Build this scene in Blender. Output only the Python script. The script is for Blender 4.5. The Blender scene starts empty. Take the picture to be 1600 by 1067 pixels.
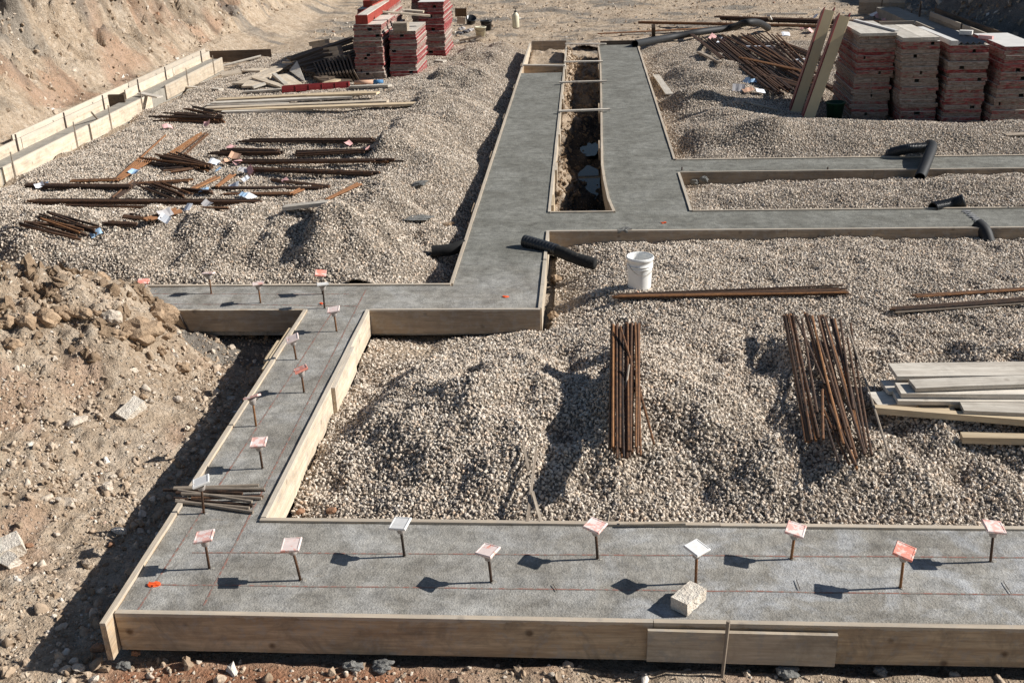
import bpy, bmesh, math, random
import numpy as np
from mathutils import Vector, Matrix, Euler

C = bpy.context.scene.collection
SC = bpy.context.scene
# ------------------------------------------------------------------ camera
IW, IH = 1600.0, 1067.0
FPX, YAW, PITCH, ROLL = 1633.198, -0.0755383, 0.4150456, -0.0313623
HC = 4.2
_f = np.array([math.sin(YAW)*math.cos(PITCH), math.cos(YAW)*math.cos(PITCH), -math.sin(PITCH)])
_r0 = np.array([math.cos(YAW), -math.sin(YAW), 0.0]); _u0 = np.cross(_r0, _f)
_r = math.cos(ROLL)*_r0 + math.sin(ROLL)*_u0
_u = -math.sin(ROLL)*_r0 + math.cos(ROLL)*_u0
cam_d = bpy.data.cameras.new('camera'); cam = bpy.data.objects.new('camera', cam_d); C.objects.link(cam)
cam_d.sensor_fit = 'HORIZONTAL'; cam_d.sensor_width = 36.0; cam_d.lens = FPX/IW*36.0
cam_d.clip_start = 0.1; cam_d.clip_end = 2000
cam.matrix_world = Matrix(((_r[0], _u[0], -_f[0], 0), (_r[1], _u[1], -_f[1], 0), (_r[2], _u[2], -_f[2], HC), (0, 0, 0, 1)))
SC.camera = cam
# ------------------------------------------------------------------ light
SUN_EL, SUN_AZ = math.radians(32.0), math.radians(5.0)      # azimuth from +X towards +Y
sd = Vector((math.cos(SUN_EL)*math.cos(SUN_AZ), math.cos(SUN_EL)*math.sin(SUN_AZ), math.sin(SUN_EL)))
wd = bpy.data.worlds.new('World'); SC.world = wd; wd.use_nodes = True
nt = wd.node_tree; sky = nt.nodes.new('ShaderNodeTexSky'); sky.sky_type = 'NISHITA'; sky.sun_disc = False
sky.sun_elevation = SUN_EL; sky.sun_rotation = math.pi/2 - SUN_AZ
sky.air_density = 1.0; sky.dust_density = 0.6; sky.ozone_density = 1.2
nt.links.new(sky.outputs[0], nt.nodes['Background'].inputs[0]); nt.nodes['Background'].inputs[1].default_value = 0.05
sl = bpy.data.lights.new('sun', 'SUN'); so = bpy.data.objects.new('sun', sl); C.objects.link(so)
sl.energy = 5.0; sl.angle = math.radians(0.5); sl.color = (1.0, 0.965, 0.905)
so.rotation_euler = sd.to_track_quat('Z', 'Y').to_euler(); so.location = (10, 5, 20)
SC.view_settings.view_transform = 'Standard'; SC.view_settings.look = 'None'
SC.view_settings.exposure = 0.50; SC.view_settings.gamma = 1.0
SC.cycles.max_bounces = 6; SC.cycles.diffuse_bounces = 3

rnd = random.Random(7); nr = np.random.RandomState(11)

def ray(px, py):
    return (px-IW/2)/FPX*_r - (py-IH/2)/FPX*_u + _f
def P(px, py, z=0.0):
    d = ray(px, py); t = (z-HC)/d[2]; return np.array([t*d[0], t*d[1], z])
def PY(px, py, Y):                                            # the point of a pixel's ray at depth Y
    d = ray(px, py); t = Y/d[1]; return np.array([t*d[0], Y, HC+t*d[2]])

# ------------------------------------------------------------------ noise
_perm = np.random.RandomState(3).permutation(4096)
def _h(ix, iy):
    return _perm[(_perm[ix & 4095] + iy) & 4095]
def vnoise(x, y):
    x = np.asarray(x, float); y = np.asarray(y, float)
    ix = np.floor(x).astype(int); iy = np.floor(y).astype(int); fx = x-ix; fy = y-iy
    def g(a, b, dx, dy):
        an = _h(a, b)*(2*math.pi/4096); return np.cos(an)*dx + np.sin(an)*dy
    sx = fx*fx*fx*(fx*(fx*6-15)+10); sy = fy*fy*fy*(fy*(fy*6-15)+10)
    a = g(ix, iy, fx, fy); b = g(ix+1, iy, fx-1, fy); c = g(ix, iy+1, fx, fy-1); d = g(ix+1, iy+1, fx-1, fy-1)
    return ((a*(1-sx)+b*sx)*(1-sy) + (c*(1-sx)+d*sx)*sy)*1.4
def fbm(x, y, oct=4, gain=.5):
    s = 0; a = 1.0; f = 1.0
    for i in range(oct):
        s = s + a*vnoise(x*f+17.3*i, y*f+9.1*i); a *= gain; f *= 2.03
    return s
def ss(a, b, x):
    t = np.clip((np.asarray(x, float)-a)/(b-a), 0, 1); return t*t*(3-2*t)
class TPS:
    def __init__(s, pts, lam=0.02):
        p = np.array(pts, float); s.p = p[:, :2]; n = len(p)
        K = s.U(np.hypot(s.p[:, None, 0]-s.p[None, :, 0], s.p[:, None, 1]-s.p[None, :, 1])) + lam*np.eye(n)
        Q = np.c_[np.ones(n), s.p]; A = np.zeros((n+3, n+3)); A[:n, :n] = K; A[:n, n:] = Q; A[n:, :n] = Q.T
        s.w = np.linalg.solve(A, np.r_[p[:, 2], 0, 0, 0]); s.n = n
    def U(s, r):
        return np.where(r > 1e-9, r*r*np.log(np.maximum(r, 1e-9)), 0)
    def __call__(s, x, y):
        x = np.asarray(x, float); y = np.asarray(y, float)
        z = s.w[s.n] + s.w[s.n+1]*x + s.w[s.n+2]*y
        for i in range(s.n): z = z + s.w[i]*s.U(np.hypot(x-s.p[i, 0], y-s.p[i, 1]))
        return z

# ------------------------------------------------------------------ terrain functions
near_tps = TPS([(-3.05,4.4,-.34),(-3.1,5.2,-.37),(-3.1,7,-.38),(-3.1,9,-.42),(-3.1,10.2,-.42),(-3.5,5.2,-.36),(-3.5,7,-.37),(-3.55,9,-.38),(-3.7,10.2,-.43),
  (-3.6,4.6,-.34),(-4.2,4.8,-.28),(-4.1,6,-.26),(-4.0,7.2,-.22),(-4.3,8.3,-.12),(-4.1,9.2,-.22),(-4.0,9.8,-.38),(-4.75,7.3,.0),(-5,5.5,-.08),(-4.35,9.7,.0),
  (-4.9,8.6,.2),(-4.7,9.6,.3),(-5.1,10.0,.47),(-5.9,9.9,.62),(-7,9.9,.75),(-5.2,10.5,.3),(-6.2,10.7,.25),(-7.5,10.8,.35),(-5.3,11.3,-.1),(-7,11.4,-.05),(-4.5,10.4,-.15),
  (-6,5,.2),(-6.2,7,.4),(-6.2,8.6,.5),(-8,8,.9),(-8,5,.7),(-9,10,.8),(-3.9,10.9,-.4),(-4.6,11.2,-.35),(-3,3,-.34),(-5,3,0),(-8,3,.5)])
def bank_base(y):
    return -10.95 - .25*np.sin(y*.31) - .2*np.sin(y*.83+1)
def Dz(x, y):
    x = np.asarray(x, float); y = np.asarray(y, float)
    base = -0.38 + 0*x
    base = base + (1-ss(5.16, 5.24, y))*ss(-2.9, -2.6, x)*(.055+.035*vnoise(x*2.1, y*2.1)) 
    # foreground and under the footings
    base = base + .10*ss(27, 34, y)
    w = (1-ss(-3.0, -2.7, x))*(1-ss(11.2, 12.2, y))
    xc = np.clip(x, -10, 3); yc = np.clip(y, 2.5, 12.5)
    nz = near_tps(xc, yc)
    base = base*(1-w) + nz*w
    # relief of the heap: lumpy near its crest
    lump = ss(-4.0, -4.8, x)*ss(7.6, 9.0, y)*(1-ss(11.0, 11.6, y))
    base = base + lump*(.10*fbm(x*2.3, y*2.3, 3) + .09*np.abs(fbm(x*4.4, y*4.4, 3))-.03)
    slope = ss(-3.3, -4.4, x)*(1-ss(11, 12, y))
    base = base + slope*(.10*fbm(x*1.2+5, y*1.2, 3)+.08*np.abs(vnoise(x*3.1, y*3.1))-.06*np.abs(vnoise(x*6.3+3, y*6.3))+.035*np.abs(vnoise(x*12, y*12)))
    # open ground beyond the beds
    base = base + ss(30, 34, y)*(.06*fbm(x*.35, y*.35, 3)+.05*fbm(x*1.5, y*1.5, 2))
    # left bank
    d = bank_base(y) - x + .5*fbm(x*.5+3, y*.5, 3)*ss(0, 1.0, bank_base(y)-x)
    left = ss(9.5, 13, y)
    toe = .25*ss(-1.3, 0, d)
    rise = np.where(d > 0, np.minimum(d*1.45, 1.9+.55*(d-1.31)), 0)
    rise = np.minimum(rise, 6.5)
    gul = ss(.1, 1.0, d)*(.95*np.abs(fbm(y*.5, x*.3, 3)) + .62*np.abs(fbm(x*1.1+2, y*1.3, 4)) + .26*np.abs(fbm(x*2.9, y*2.9, 3)) + .10*fbm(x*6, y*6, 3) - .30)
    base = base + left*(toe + rise + .22*ss(-1.2, .3, d) - gul)
    # right bank
    dr = x - (11.9 + .3*np.sin(y*.5)) + .4*fbm(x*.5, y*.5, 3)
    rr = np.where(dr > 0, np.minimum(dr*1.1, 3.4+.1*dr), 0)
    base = base + ss(18, 24, y)*(rr + ss(.2, 1, dr)*.2*fbm(x*1.6, y*1.6, 4))
    # trench between the two long footings
    inx = ss(-.52, -.44, x)*(1-ss(.34, .42, x)); iny = ss(13.9, 14.1, y)*(1-ss(29.3, 29.7, y))
    t = -.66 + .12*fbm(x*2.6+2, y*1.6, 4) + .30*ss(-.20, -.46, x + .10*vnoise(y*1.3, 3.0)) + .12*ss(19.5, 24, y)
    cl = np.exp(-(((x+.27)/.30)**2 + ((y-16.9)/.8)**2)); t = t + .38*cl*(1+.5*fbm(x*6, y*3, 3))
    cl = np.exp(-(((x+.30)/.32)**2 + ((y-21.6)/.9)**2)); t = t + .25*cl*(1+.5*fbm(x*6, y*3, 3))
    t = t + .20*ss(25.5, 28.5, y)
    t = t - .16*np.exp(-(((x-.12)/.24)**2+((y-15.1)/.85)**2)) - .10*np.exp(-(((x-.1)/.22)**2+((y-17.8)/1.0)**2))
    base = base*(1-inx*iny) + t*inx*iny
    inx = ss(-1.5, -1.45, x)*(1-ss(-.54, -.5, x)); iny = ss(25.3, 25.45, y)*(1-ss(30.3, 30.7, y))
    t = -.30 + .07*fbm(x*3, y*2, 4) + .12*ss(28, 30, y); base = base*(1-inx*iny) + t*inx*iny
    # small scale roughness
    base = base + .022*fbm(x*3.3, y*3.3, 3) + .014*fbm(x*11, y*11, 2)
    return base
g1 = TPS([(-1.75,11.2,-.27),(-1.75,14,-.30),(-1.75,18,-.28),(-1.75,22,-.28),(-1.75,26,-.28),(-1.75,30,-.28),
  (-2.3,11.2,-.10),(-2.25,12.6,-.05),(-2.3,14,-.02),(-2.3,17,.06),(-2.3,21,.08),(-2.4,25,.02),(-2.4,30,-.08),
  (-3.1,12.2,.12),(-3.2,14,.14),(-3,16,.17),(-3,18,.18),(-3.1,20.5,.16),(-3.1,24,.05),(-3.3,30,-.1),
  (-3.5,11.15,-.04),(-5,11.15,-.04),(-6.4,11.5,-.04),(-8,12,.08),(-3.9,12.3,.19),(-5.1,12.4,.20),(-6.4,12.8,.19),(-7.8,13.2,.2),
  (-4.2,13.6,.16),(-5.5,13.8,.10),(-7,14,.05),(-9,14,.05),(-4.4,16,.02),(-6,17,.0),(-8,17,.0),(-9.5,17,-.04),(-9.6,21,-.12),(-9.6,25,-.14),(-9.6,29,-.16),
  (-5,20,-.06),(-7,21,-.06),(-5,25,-.1),(-7.5,25,-.1),(-5,29,-.13),(-7,30,-.15),(-9,31,-.2),(-5,33,-.26),(-2,33,-.26),(-11,33,-.3)])
def G1z(x, y):
    z = g1(x, y)
    z = z + ss(11.2, 11.9, y)*(1-ss(13.2, 14.2, y))*(.21*vnoise(x*1.05+3, y*.55)+.11*fbm(x*2.1, y*1.4, 2)+.04) + .040*fbm(x*1.2, y*1.2, 3)
    z = z + ss(-3.55, -3.25, x+.25*vnoise(y*.9, 2.))*(1-ss(-2.5, -1.8, x))*(.07+.22*np.clip(vnoise(x*.8, y*.75+7), -.4, 1)+.07*vnoise(x*2.4, y*2.4))
    z = z - .035*ss(.18, .5, vnoise(x*2.7+4, y*2.7))
    return z + .012*fbm(x*5, y*5, 2)
g2 = TPS([(-2.25,6.4,-.28),(-2.25,8,-.26),(-2.25,9.6,-.29),(-2.2,10.2,-.30),(-1,10.25,-.28),(-.55,10.3,-.22),(-.35,10.6,-.26),(-.3,11.8,-.30),(-.3,12.9,-.24),
  (.6,12.95,-.12),(2,12.95,-.13),(4,12.95,-.12),(5.4,12.95,-.13),(7,12.95,-.13),(-1.6,6.4,-.16),(-.8,6.4,-.11),(.5,6.4,-.09),(2,6.4,-.09),(4,6.4,-.09),
  (-1.7,9.4,-.24),(-1.2,9.7,-.20),(-.5,9.6,-.14),(-1.9,7.4,-.12),(-1.7,8.3,-.05),(-1.3,8.2,.12),(-.6,8.3,.18),(.2,8.2,.18),(1,8.2,.12),(2,8.1,.1),(3.2,7.9,.10),(4.5,8,.1),
  (-1.2,7.2,.03),(-.3,7.2,.05),(.8,7.2,.05),(2,7.1,.03),(3.5,7.1,.02),(0,9.3,-.02),(1.3,9.3,-.03),(3,9.3,-.03),(5,9.3,0),(.2,11,-.1),(1.5,11,-.05),(3,11,-.05),(5,11,-.05),(7,11,-.05),(7,8,.1),(.6,12,-.1),(3,12.2,-.04)])
def G2z(x, y):
    z = g2(x, y); m = ss(6.35, 7.0, y)*(1-ss(9.0, 10.0, y))
    z = z + m*(.13*vnoise(x*1.45+.7, y*.65+2.2) + .075*fbm(x*2.6, y*2.0, 2)) + .028*fbm(x*1.5+9, y*1.5, 3)*ss(6.3, 6.8, y)
    for (xa, ya, xb, yb, amp) in ((.36, 9.7, .33, 7.2, .11), (2.02, 9.9, 1.95, 7.5, .09)):
        xl = np.interp(y, [yb, ya], [xb, xa]); win = ss(yb-.1, yb+.4, y)*(1-ss(ya-.9, ya-.1, y)); dx = x-xl
        prof = ss(-.22, .0, dx)*(1-ss(.3, 1.2, dx)) - .75*np.exp(-((dx+.32)/.22)**2)
        z = z + win*amp*prof*(.75+.6*vnoise(y*1.7+xa, xa*3))
    z = z - .035*ss(.18, .5, vnoise(x*2.7+4, y*2.7))*ss(6.6, 7, y)
    return z + .010*fbm(x*5, y*5, 2)
g3 = TPS([(1.6,13.95,-.06),(3,13.95,-.05),(5,13.95,-.04),(7,13.95,-.04),(1.6,15.85,-.20),(2.5,15.85,-.17),(3.5,15.85,-.13),(5,15.85,-.12),(6,15.85,-.06),(7.5,15.85,-.12),(2.2,15,-.05),(3.5,15,.0),(4.6,15,.0),(5.6,15.2,.08),(7,15,.02)])
def G3z(x, y): return g3(x, y) + .05*fbm(x*1.4, y*1.4, 3) + .01*fbm(x*5, y*5, 2)
g4 = TPS([(1.6,16.85,-.12),(2.5,16.85,-.06),(4,16.85,-.04),(6,16.85,-.04),(9,16.85,-.04),(1.7,18,-.24),(1.7,21,-.28),(1.7,25,-.30),(1.7,30,-.28),(2.3,18.2,.05),(3.2,18.3,.14),(4.5,18.4,.14),(6,18.5,.10),(8,18.5,.05),
  (2.35,20,-.02),(2.3,22,.0),(2.3,25,-.02),(2.4,29,-.12),(3,20,-.03),(3.2,23,.02),(3.5,27,-.06),(3.5,30.5,-.16),(5,19.9,-.11),(7,19.6,-.11),(9,19.6,-.11),(5,22,-.12),(7,22,-.14),(5,25,-.12),(7,27,-.14),(6,31,-.2),(9,31,-.28),(9,25,-.2),(4,33.5,-.24),(1,33.5,-.26),(.3,31.6,-.15)])
def G4z(x, y):
    z = g4(x, y) + .03*fbm(x*1.4, y*1.4, 3) + .01*fbm(x*5, y*5, 2)
    z = z + (1-ss(3.2, 4.0, x))*ss(1.75, 2.15, x+.25*vnoise(y*1.1, 5.))*(.05+.22*np.clip(vnoise(x*.9, y*.75), -.3, 1))
    return z + .05*ss(2.2, 2.8, x)*(1-ss(18.6, 19.4, y))*ss(17.0, 17.8, y)*(1+1.2*vnoise(x*.8, y*.6))
def inpoly(x, y, poly):
    ins = np.zeros(np.shape(x), bool); n = len(poly)
    for i in range(n):
        x1, y1 = poly[i]; x2, y2 = poly[(i+1) % n]
        c = ((y1 > y) != (y2 > y)) & (x < (x2-x1)*(y-y1)/((y2-y1) or 1e-9)+x1); ins ^= c
    return ins
BEDS = [
 ('gravel_bed', G1z, [(-9.72,13.0),(-6.7,11.33),(-6.7,11.13),(-1.56,11.13),(-1.56,30.2),(-.2,31.0),(-.3,33),(-4,33.8),(-7.2,33.0),(-9.0,30.6),(-9.72,28.5)], .07),
 ('gravel_bed', G2z, [(-2.30,6.31),(8.5,6.31),(8.5,13.02),(-.36,13.02),(-.36,10.32),(-2.30,10.32)], .05),
 ('gravel_bed', G3z, [(1.50,13.91),(9,13.91),(9,15.92),(1.50,15.92)], .07),
 ('gravel_bed', G4z, [(1.50,16.76),(11,16.76),(11,31.8),(6,33.2),(2,33.6),(-.3,33.0),(-.2,31.0),(1.5,30.2)], .08)]
def edge_fade(i, x, y):
    """1 inside, towards 0 at the free edge of a bed (no form board there)"""
    if i == 0: return (1-ss(30.2, 32.4, y+.5*fbm(x*.8, y*.8, 2)))*ss(-9.75, -9.0, x+.35*fbm(y*.9, x*.9, 2)-.0*x)*np.where(x < -7, ss(11.4, 12.2, y+(x+7)*.5), 1)
    if i == 3: return (1-ss(30.4, 32.6, y+.5*fbm(x*.8, y*.8, 2)))*(1-ss(9.2, 10.5, x))
    if i == 1:   # bare earth between the cross footing and the heap
        return 1 - .92*np.exp(-(((x+1.75)/.62)**2+((y-9.95)/.42)**2)) - .85*np.exp(-(((x+.22)/.28)**2+((y-11.4)/.9)**2))
    if i == 2: return 1-.8*np.exp(-(((x-1.65)/.25)**2+((y-15.6)/.4)**2))
    return 1+0*x
def Htop(x, y):
    z = Dz(x, y)
    for i, (n, f, poly, res) in enumerate(BEDS):
        m = inpoly(np.asarray(x, float), np.asarray(y, float), poly)
        if np.any(m):
            z = np.where(m, np.maximum(f(x, y)-.06*(1-edge_fade(i, x, y)), np.where(i in (0, 3), z*(1-edge_fade(i, x, y))-9*edge_fade(i, x, y), -9)), z)
    return z
FOOT = [(-3.0,2.9,5.25,6.28),(-3.0,-2.35,6.28,10.36),(-8,-.49,10.36,11.09),(-1.5,-.49,11.09,25.3),(.41,1.44,13.9,29.5),(-.49,8.5,13.06,13.88),(1.44,9,15.96,16.72)]
def surf(x, y):
    for a, b, c, d in FOOT:
        if a <= x <= b and c <= y <= d: return 0.0
    return float(Htop(np.array([x]), np.array([y]))[0])
def hit(px, py, extra=0.0):
    d = ray(px, py); z = 0.0
    for it in range(7):
        t = (z+extra-HC)/d[2]; z = .5*z+.5*surf(t*d[0], t*d[1])
    t = (z+extra-HC)/d[2]
    return np.array([t*d[0], t*d[1], z+extra])

# ------------------------------------------------------------------ materials
def mat(name, rough=.8, spec=.3):
    m = bpy.data.materials.new(name); m.use_nodes = True; n = m.node_tree; b = n.nodes['Principled BSDF']
    b.inputs['Roughness'].default_value = rough; b.inputs['Specular IOR Level'].default_value = spec
    return m, n, b
def N(n, t, **k):
    o = n.nodes.new(t)
    for a, v in k.items(): setattr(o, a, v)
    return o
def noise(n, vec, scale, detail=4, rough=.55, dist=0.0):
    o = N(n, 'ShaderNodeTexNoise'); o.inputs['Scale'].default_value = scale; o.inputs['Detail'].default_value = detail
    o.inputs['Roughness'].default_value = rough; o.inputs['Distortion'].default_value = dist
    if vec is not None: n.links.new(vec, o.inputs['Vector'])
    return o.outputs['Fac']
def ramp(n, fac, stops, interp='LINEAR'):
    o = N(n, 'ShaderNodeValToRGB'); e = o.color_ramp.elements; o.color_ramp.interpolation = interp
    while len(e) < len(stops): e.new(.5)
    for i, (p, c) in enumerate(stops):
        e[i].position = p; e[i].color = (c, c, c, 1) if not hasattr(c, '__len__') else (*c, 1)
    n.links.new(fac, o.inputs[0]); return o.outputs[0]
def mixc(n, fac, a, b, mode='MIX'):
    o = N(n, 'ShaderNodeMix', data_type='RGBA', blend_type=mode)
    for s, v in ((0, fac), (6, a), (7, b)):
        if isinstance(v, (int, float)): o.inputs[s].default_value = v
        elif isinstance(v, tuple): o.inputs[s].default_value = (*v, 1)
        else: n.links.new(v, o.inputs[s])
    return o.outputs[2]
def mth(n, op, a, b=None, c=None):
    o = N(n, 'ShaderNodeMath', operation=op)
    for s, v in enumerate((a, b, c)):
        if v is None: continue
        if isinstance(v, (int, float)): o.inputs[s].default_value = v
        else: n.links.new(v, o.inputs[s])
    return o.outputs[0]
def bump(n, b, h, strength=.5, dist=.01, prev=None):
    o = N(n, 'ShaderNodeBump'); o.inputs['Strength'].default_value = strength; o.inputs['Distance'].default_value = dist
    n.links.new(h, o.inputs['Height'])
    if prev is not None: n.links.new(prev, o.inputs['Normal'])
    n.links.new(o.outputs[0], b.inputs['Normal']); return o.outputs[0]
def objvec(n): return N(n, 'ShaderNodeTexCoord').outputs['Object']
def offvec(n, scale=(1, 1, 1)):
    """object coordinates shifted by a random amount for each object"""
    tc = N(n, 'ShaderNodeTexCoord'); oi = N(n, 'ShaderNodeObjectInfo'); m = mth(n, 'MULTIPLY', oi.outputs['Random'], 37.0)
    cb = N(n, 'ShaderNodeCombineXYZ'); n.links.new(m, cb.inputs[0]); n.links.new(m, cb.inputs[1]); n.links.new(m, cb.inputs[2])
    mp = N(n, 'ShaderNodeMapping'); mp.inputs['Scale'].default_value = scale; n.links.new(tc.outputs['Object'], mp.inputs[0])
    ad = N(n, 'ShaderNodeVectorMath', operation='ADD'); n.links.new(mp.outputs[0], ad.inputs[0]); n.links.new(cb.outputs[0], ad.inputs[1])
    return ad.outputs[0], oi.outputs['Random'], tc.outputs['Object']
M = {}
def mk_dirt():
    m, n, b = mat('dirt', .95, .1); v = objvec(n)
    big = noise(n, v, 1.1, 5, .6); mid = noise(n, v, 7, 6, .65); fine = noise(n, v, 42, 4, .7)
    at = N(n, 'ShaderNodeAttribute', attribute_name='tint').outputs['Color']
    sp = N(n, 'ShaderNodeSeparateColor'); n.links.new(at, sp.inputs[0])
    c = ramp(n, big, [(.3, (.40, .30, .21)), (.5, (.52, .41, .30)), (.7, (.62, .52, .41))])
    c2 = ramp(n, mid, [(.32, (.24, .17, .115)), (.5, (.44, .34, .245)), (.68, (.66, .56, .45))])
    c = mixc(n, .55, c, c2)
    c = mixc(n, mth(n, 'MULTIPLY', sp.outputs[0], ramp(n, mid, [(.3, .5), (.6, 1)])), c, (.36, .15, .075))       # reddish clay
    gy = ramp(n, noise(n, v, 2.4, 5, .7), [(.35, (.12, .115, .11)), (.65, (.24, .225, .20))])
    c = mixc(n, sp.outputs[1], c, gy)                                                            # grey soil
    c = mixc(n, sp.outputs[2], c, (.045, .037, .030))                                            # wet mud
    c = mixc(n, .6, c, ramp(n, fine, [(.3, .40), (.5, .98), (.7, 1.35)]), 'MULTIPLY')
    vo = N(n, 'ShaderNodeTexVoronoi'); vo.inputs['Scale'].default_value = 26; n.links.new(v, vo.inputs['Vector'])
    st = ramp(n, vo.outputs['Distance'], [(.18, 1.0), (.34, 0.0)])
    pick = N(n, 'ShaderNodeSeparateColor'); n.links.new(vo.outputs['Color'], pick.inputs[0])
    stm = mth(n, 'MULTIPLY', st, mth(n, 'GREATER_THAN', pick.outputs[0], .62))
    c = mixc(n, mth(n, 'MULTIPLY', stm, .65), c, (.60, .52, .43))
    n.links.new(c, b.inputs['Base Color'])
    h = mth(n, 'ADD', mth(n, 'MULTIPLY', mid, 1.0), mth(n, 'MULTIPLY', fine, .45)); h = mth(n, 'ADD', h, mth(n, 'MULTIPLY', stm, .35))
    bump(n, b, h, 1.0, .09); return m
def mk_gravel_base():
    m, n, b = mat('gravel_base', .95, .1); v = objvec(n)
    vo = N(n, 'ShaderNodeTexVoronoi'); vo.inputs['Scale'].default_value = 26; n.links.new(v, vo.inputs['Vector'])
    c = ramp(n, vo.outputs['Distance'], [(.1, (.42, .35, .28)), (.5, (.15, .125, .10))])
    bare = mixc(n, noise(n, v, 9, 5, .65), (.26, .20, .14), (.46, .37, .28))
    at = N(n, 'ShaderNodeAttribute', attribute_name='dens').outputs['Fac']
    c = mixc(n, ramp(n, at, [(.25, 0.0), (.8, 1.0)]), bare, c)
    n.links.new(c, b.inputs['Base Color'])
    h = mth(n, 'ADD', mth(n, 'MULTIPLY', vo.outputs['Distance'], -1.0), noise(n, v, 14, 4)); bump(n, b, h, .8, .03); return m
def mk_pebble():
    m, n, b = mat('pebble', .75, .25); oi = N(n, 'ShaderNodeObjectInfo')
    c = ramp(n, oi.outputs['Random'], [(0, (.18, .145, .112)), (.10, (.35, .285, .222)), (.25, (.51, .43, .345)), (.5, (.64, .55, .45)), (.66, (.55, .49, .42)), (.8, (.72, .63, .53)), (.92, (.61, .455, .325)), (1, (.80, .735, .65))])
    g = N(n, 'ShaderNodeNewGeometry'); c = mixc(n, .45, c, ramp(n, noise(n, g.outputs['Position'], 60, 3), [(.3, .55), (.7, 1.2)]), 'MULTIPLY')
    c = mixc(n, .25, c, ramp(n, noise(n, g.outputs['Position'], .9, 4, .65), [(.35, .55), (.62, 1.15)]), 'MULTIPLY')
    n.links.new(c, b.inputs['Base Color']); return m
def mk_rubble():
    m, n, b = mat('rubble', .9, .15); oi = N(n, 'ShaderNodeObjectInfo')
    c = ramp(n, oi.outputs['Random'], [(0, (.26, .19, .13)), (.4, (.42, .32, .23)), (.75, (.50, .405, .31)), (.93, (.58, .50, .41)), (.98, (.70, .65, .58)), (1, (.42, .24, .15))])
    g = N(n, 'ShaderNodeNewGeometry'); c = mixc(n, .5, c, ramp(n, noise(n, g.outputs['Position'], 45, 4), [(.3, .6), (.7, 1.2)]), 'MULTIPLY')
    n.links.new(c, b.inputs['Base Color']); bump(n, b, noise(n, g.outputs['Position'], 90, 3), .5, .01); return m
def mk_clod(name, c1, c2):
    m, n, b = mat(name, .95, .1); v, r, o = offvec(n)
    c = ramp(n, noise(n, v, 9, 6, .65), [(.3, c1), (.65, c2)])
    c = mixc(n, .6, c, ramp(n, noise(n, v, 60, 3, .7), [(.3, .6), (.7, 1.2)]), 'MULTIPLY')
    n.links.new(c, b.inputs['Base Color']); h = mth(n, 'ADD', noise(n, v, 22, 5, .7), mth(n, 'MULTIPLY', noise(n, v, 80, 2), .4)); bump(n, b, h, .8, .03); return m
def mk_concrete():
    m, n, b = mat('concrete', .85, .3); v = objvec(n); sp = N(n, 'ShaderNodeSeparateXYZ'); n.links.new(v, sp.inputs[0])
    wet = N(n, 'ShaderNodeMapRange'); wet.inputs[1].default_value = 11.3; wet.inputs[2].default_value = 12.6; n.links.new(mth(n, 'ADD', sp.outputs[1], mth(n, 'MULTIPLY', noise(n, v, 3, 4), 1.0)), wet.inputs[0])
    big = noise(n, v, 1.9, 6, .68, .5); mid = noise(n, v, 8, 5, .65); fine = noise(n, v, 85, 2, .6); grit = noise(n, v, 210, 2, .6)
    dry = ramp(n, big, [(.36, (.20, .183, .157)), (.5, (.262, .245, .215)), (.64, (.335, .32, .29))])
    fresh = ramp(n, big, [(.36, (.138, .133, .114)), (.5, (.174, .170, .148)), (.66, (.218, .214, .19))])
    c = mixc(n, wet.outputs[0], dry, fresh)
    # pale bloom on the drier right hand part of the front strip
    bl = mth(n, 'MULTIPLY', ramp(n, noise(n, v, 2.2, 6, .7, .6), [(.46, 0.0), (.66, 1.0)]), ramp(n, sp.outputs[0], [(0.0, .35), (.6, 1.0)]))
    bl = mth(n, 'MULTIPLY', bl, mth(n, 'SUBTRACT', 1.0, wet.outputs[0]))
    c = mixc(n, mth(n, 'MULTIPLY', bl, .85), c, (.40, .405, .41))
    c = mixc(n, .8, c, ramp(n, mid, [(.34, .68), (.5, 1.0), (.66, 1.22)]), 'MULTIPLY')
    c = mixc(n, .75, c, ramp(n, fine, [(.32, .76), (.5, 1.0), (.68, 1.22)]), 'MULTIPLY')
    c = mixc(n, mth(n, 'SUBTRACT', .28, mth(n, 'MULTIPLY', wet.outputs[0], .18)), c, ramp(n, grit, [(.36, .50), (.5, 1.0), (.64, 1.55)]), 'MULTIPLY')
    # faint broom and trowel sweeps
    mp = N(n, 'ShaderNodeMapping'); mp.inputs['Scale'].default_value = (1.2, 9, 1); n.links.new(v, mp.inputs[0])
    sw = noise(n, mp.outputs[0], 1.6, 5, .6, .8); c = mixc(n, .5, c, ramp(n, sw, [(.32, .74), (.5, 1.0), (.72, 1.12)]), 'MULTIPLY')
    c = mixc(n, mth(n, 'MULTIPLY', ramp(n, noise(n, mp.outputs[0], 2.6, 5, .6), [(.64, 0.0), (.74, 1.0)]), .35), c, (.27, .20, .13))
    n.links.new(c, b.inputs['Base Color'])
    h = mth(n, 'ADD', mth(n, 'MULTIPLY', mid, .6), mth(n, 'MULTIPLY', fine, .3)); h = mth(n, 'ADD', h, mth(n, 'MULTIPLY', sw, .5)); bump(n, b, h, .8, .022); return m
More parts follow.
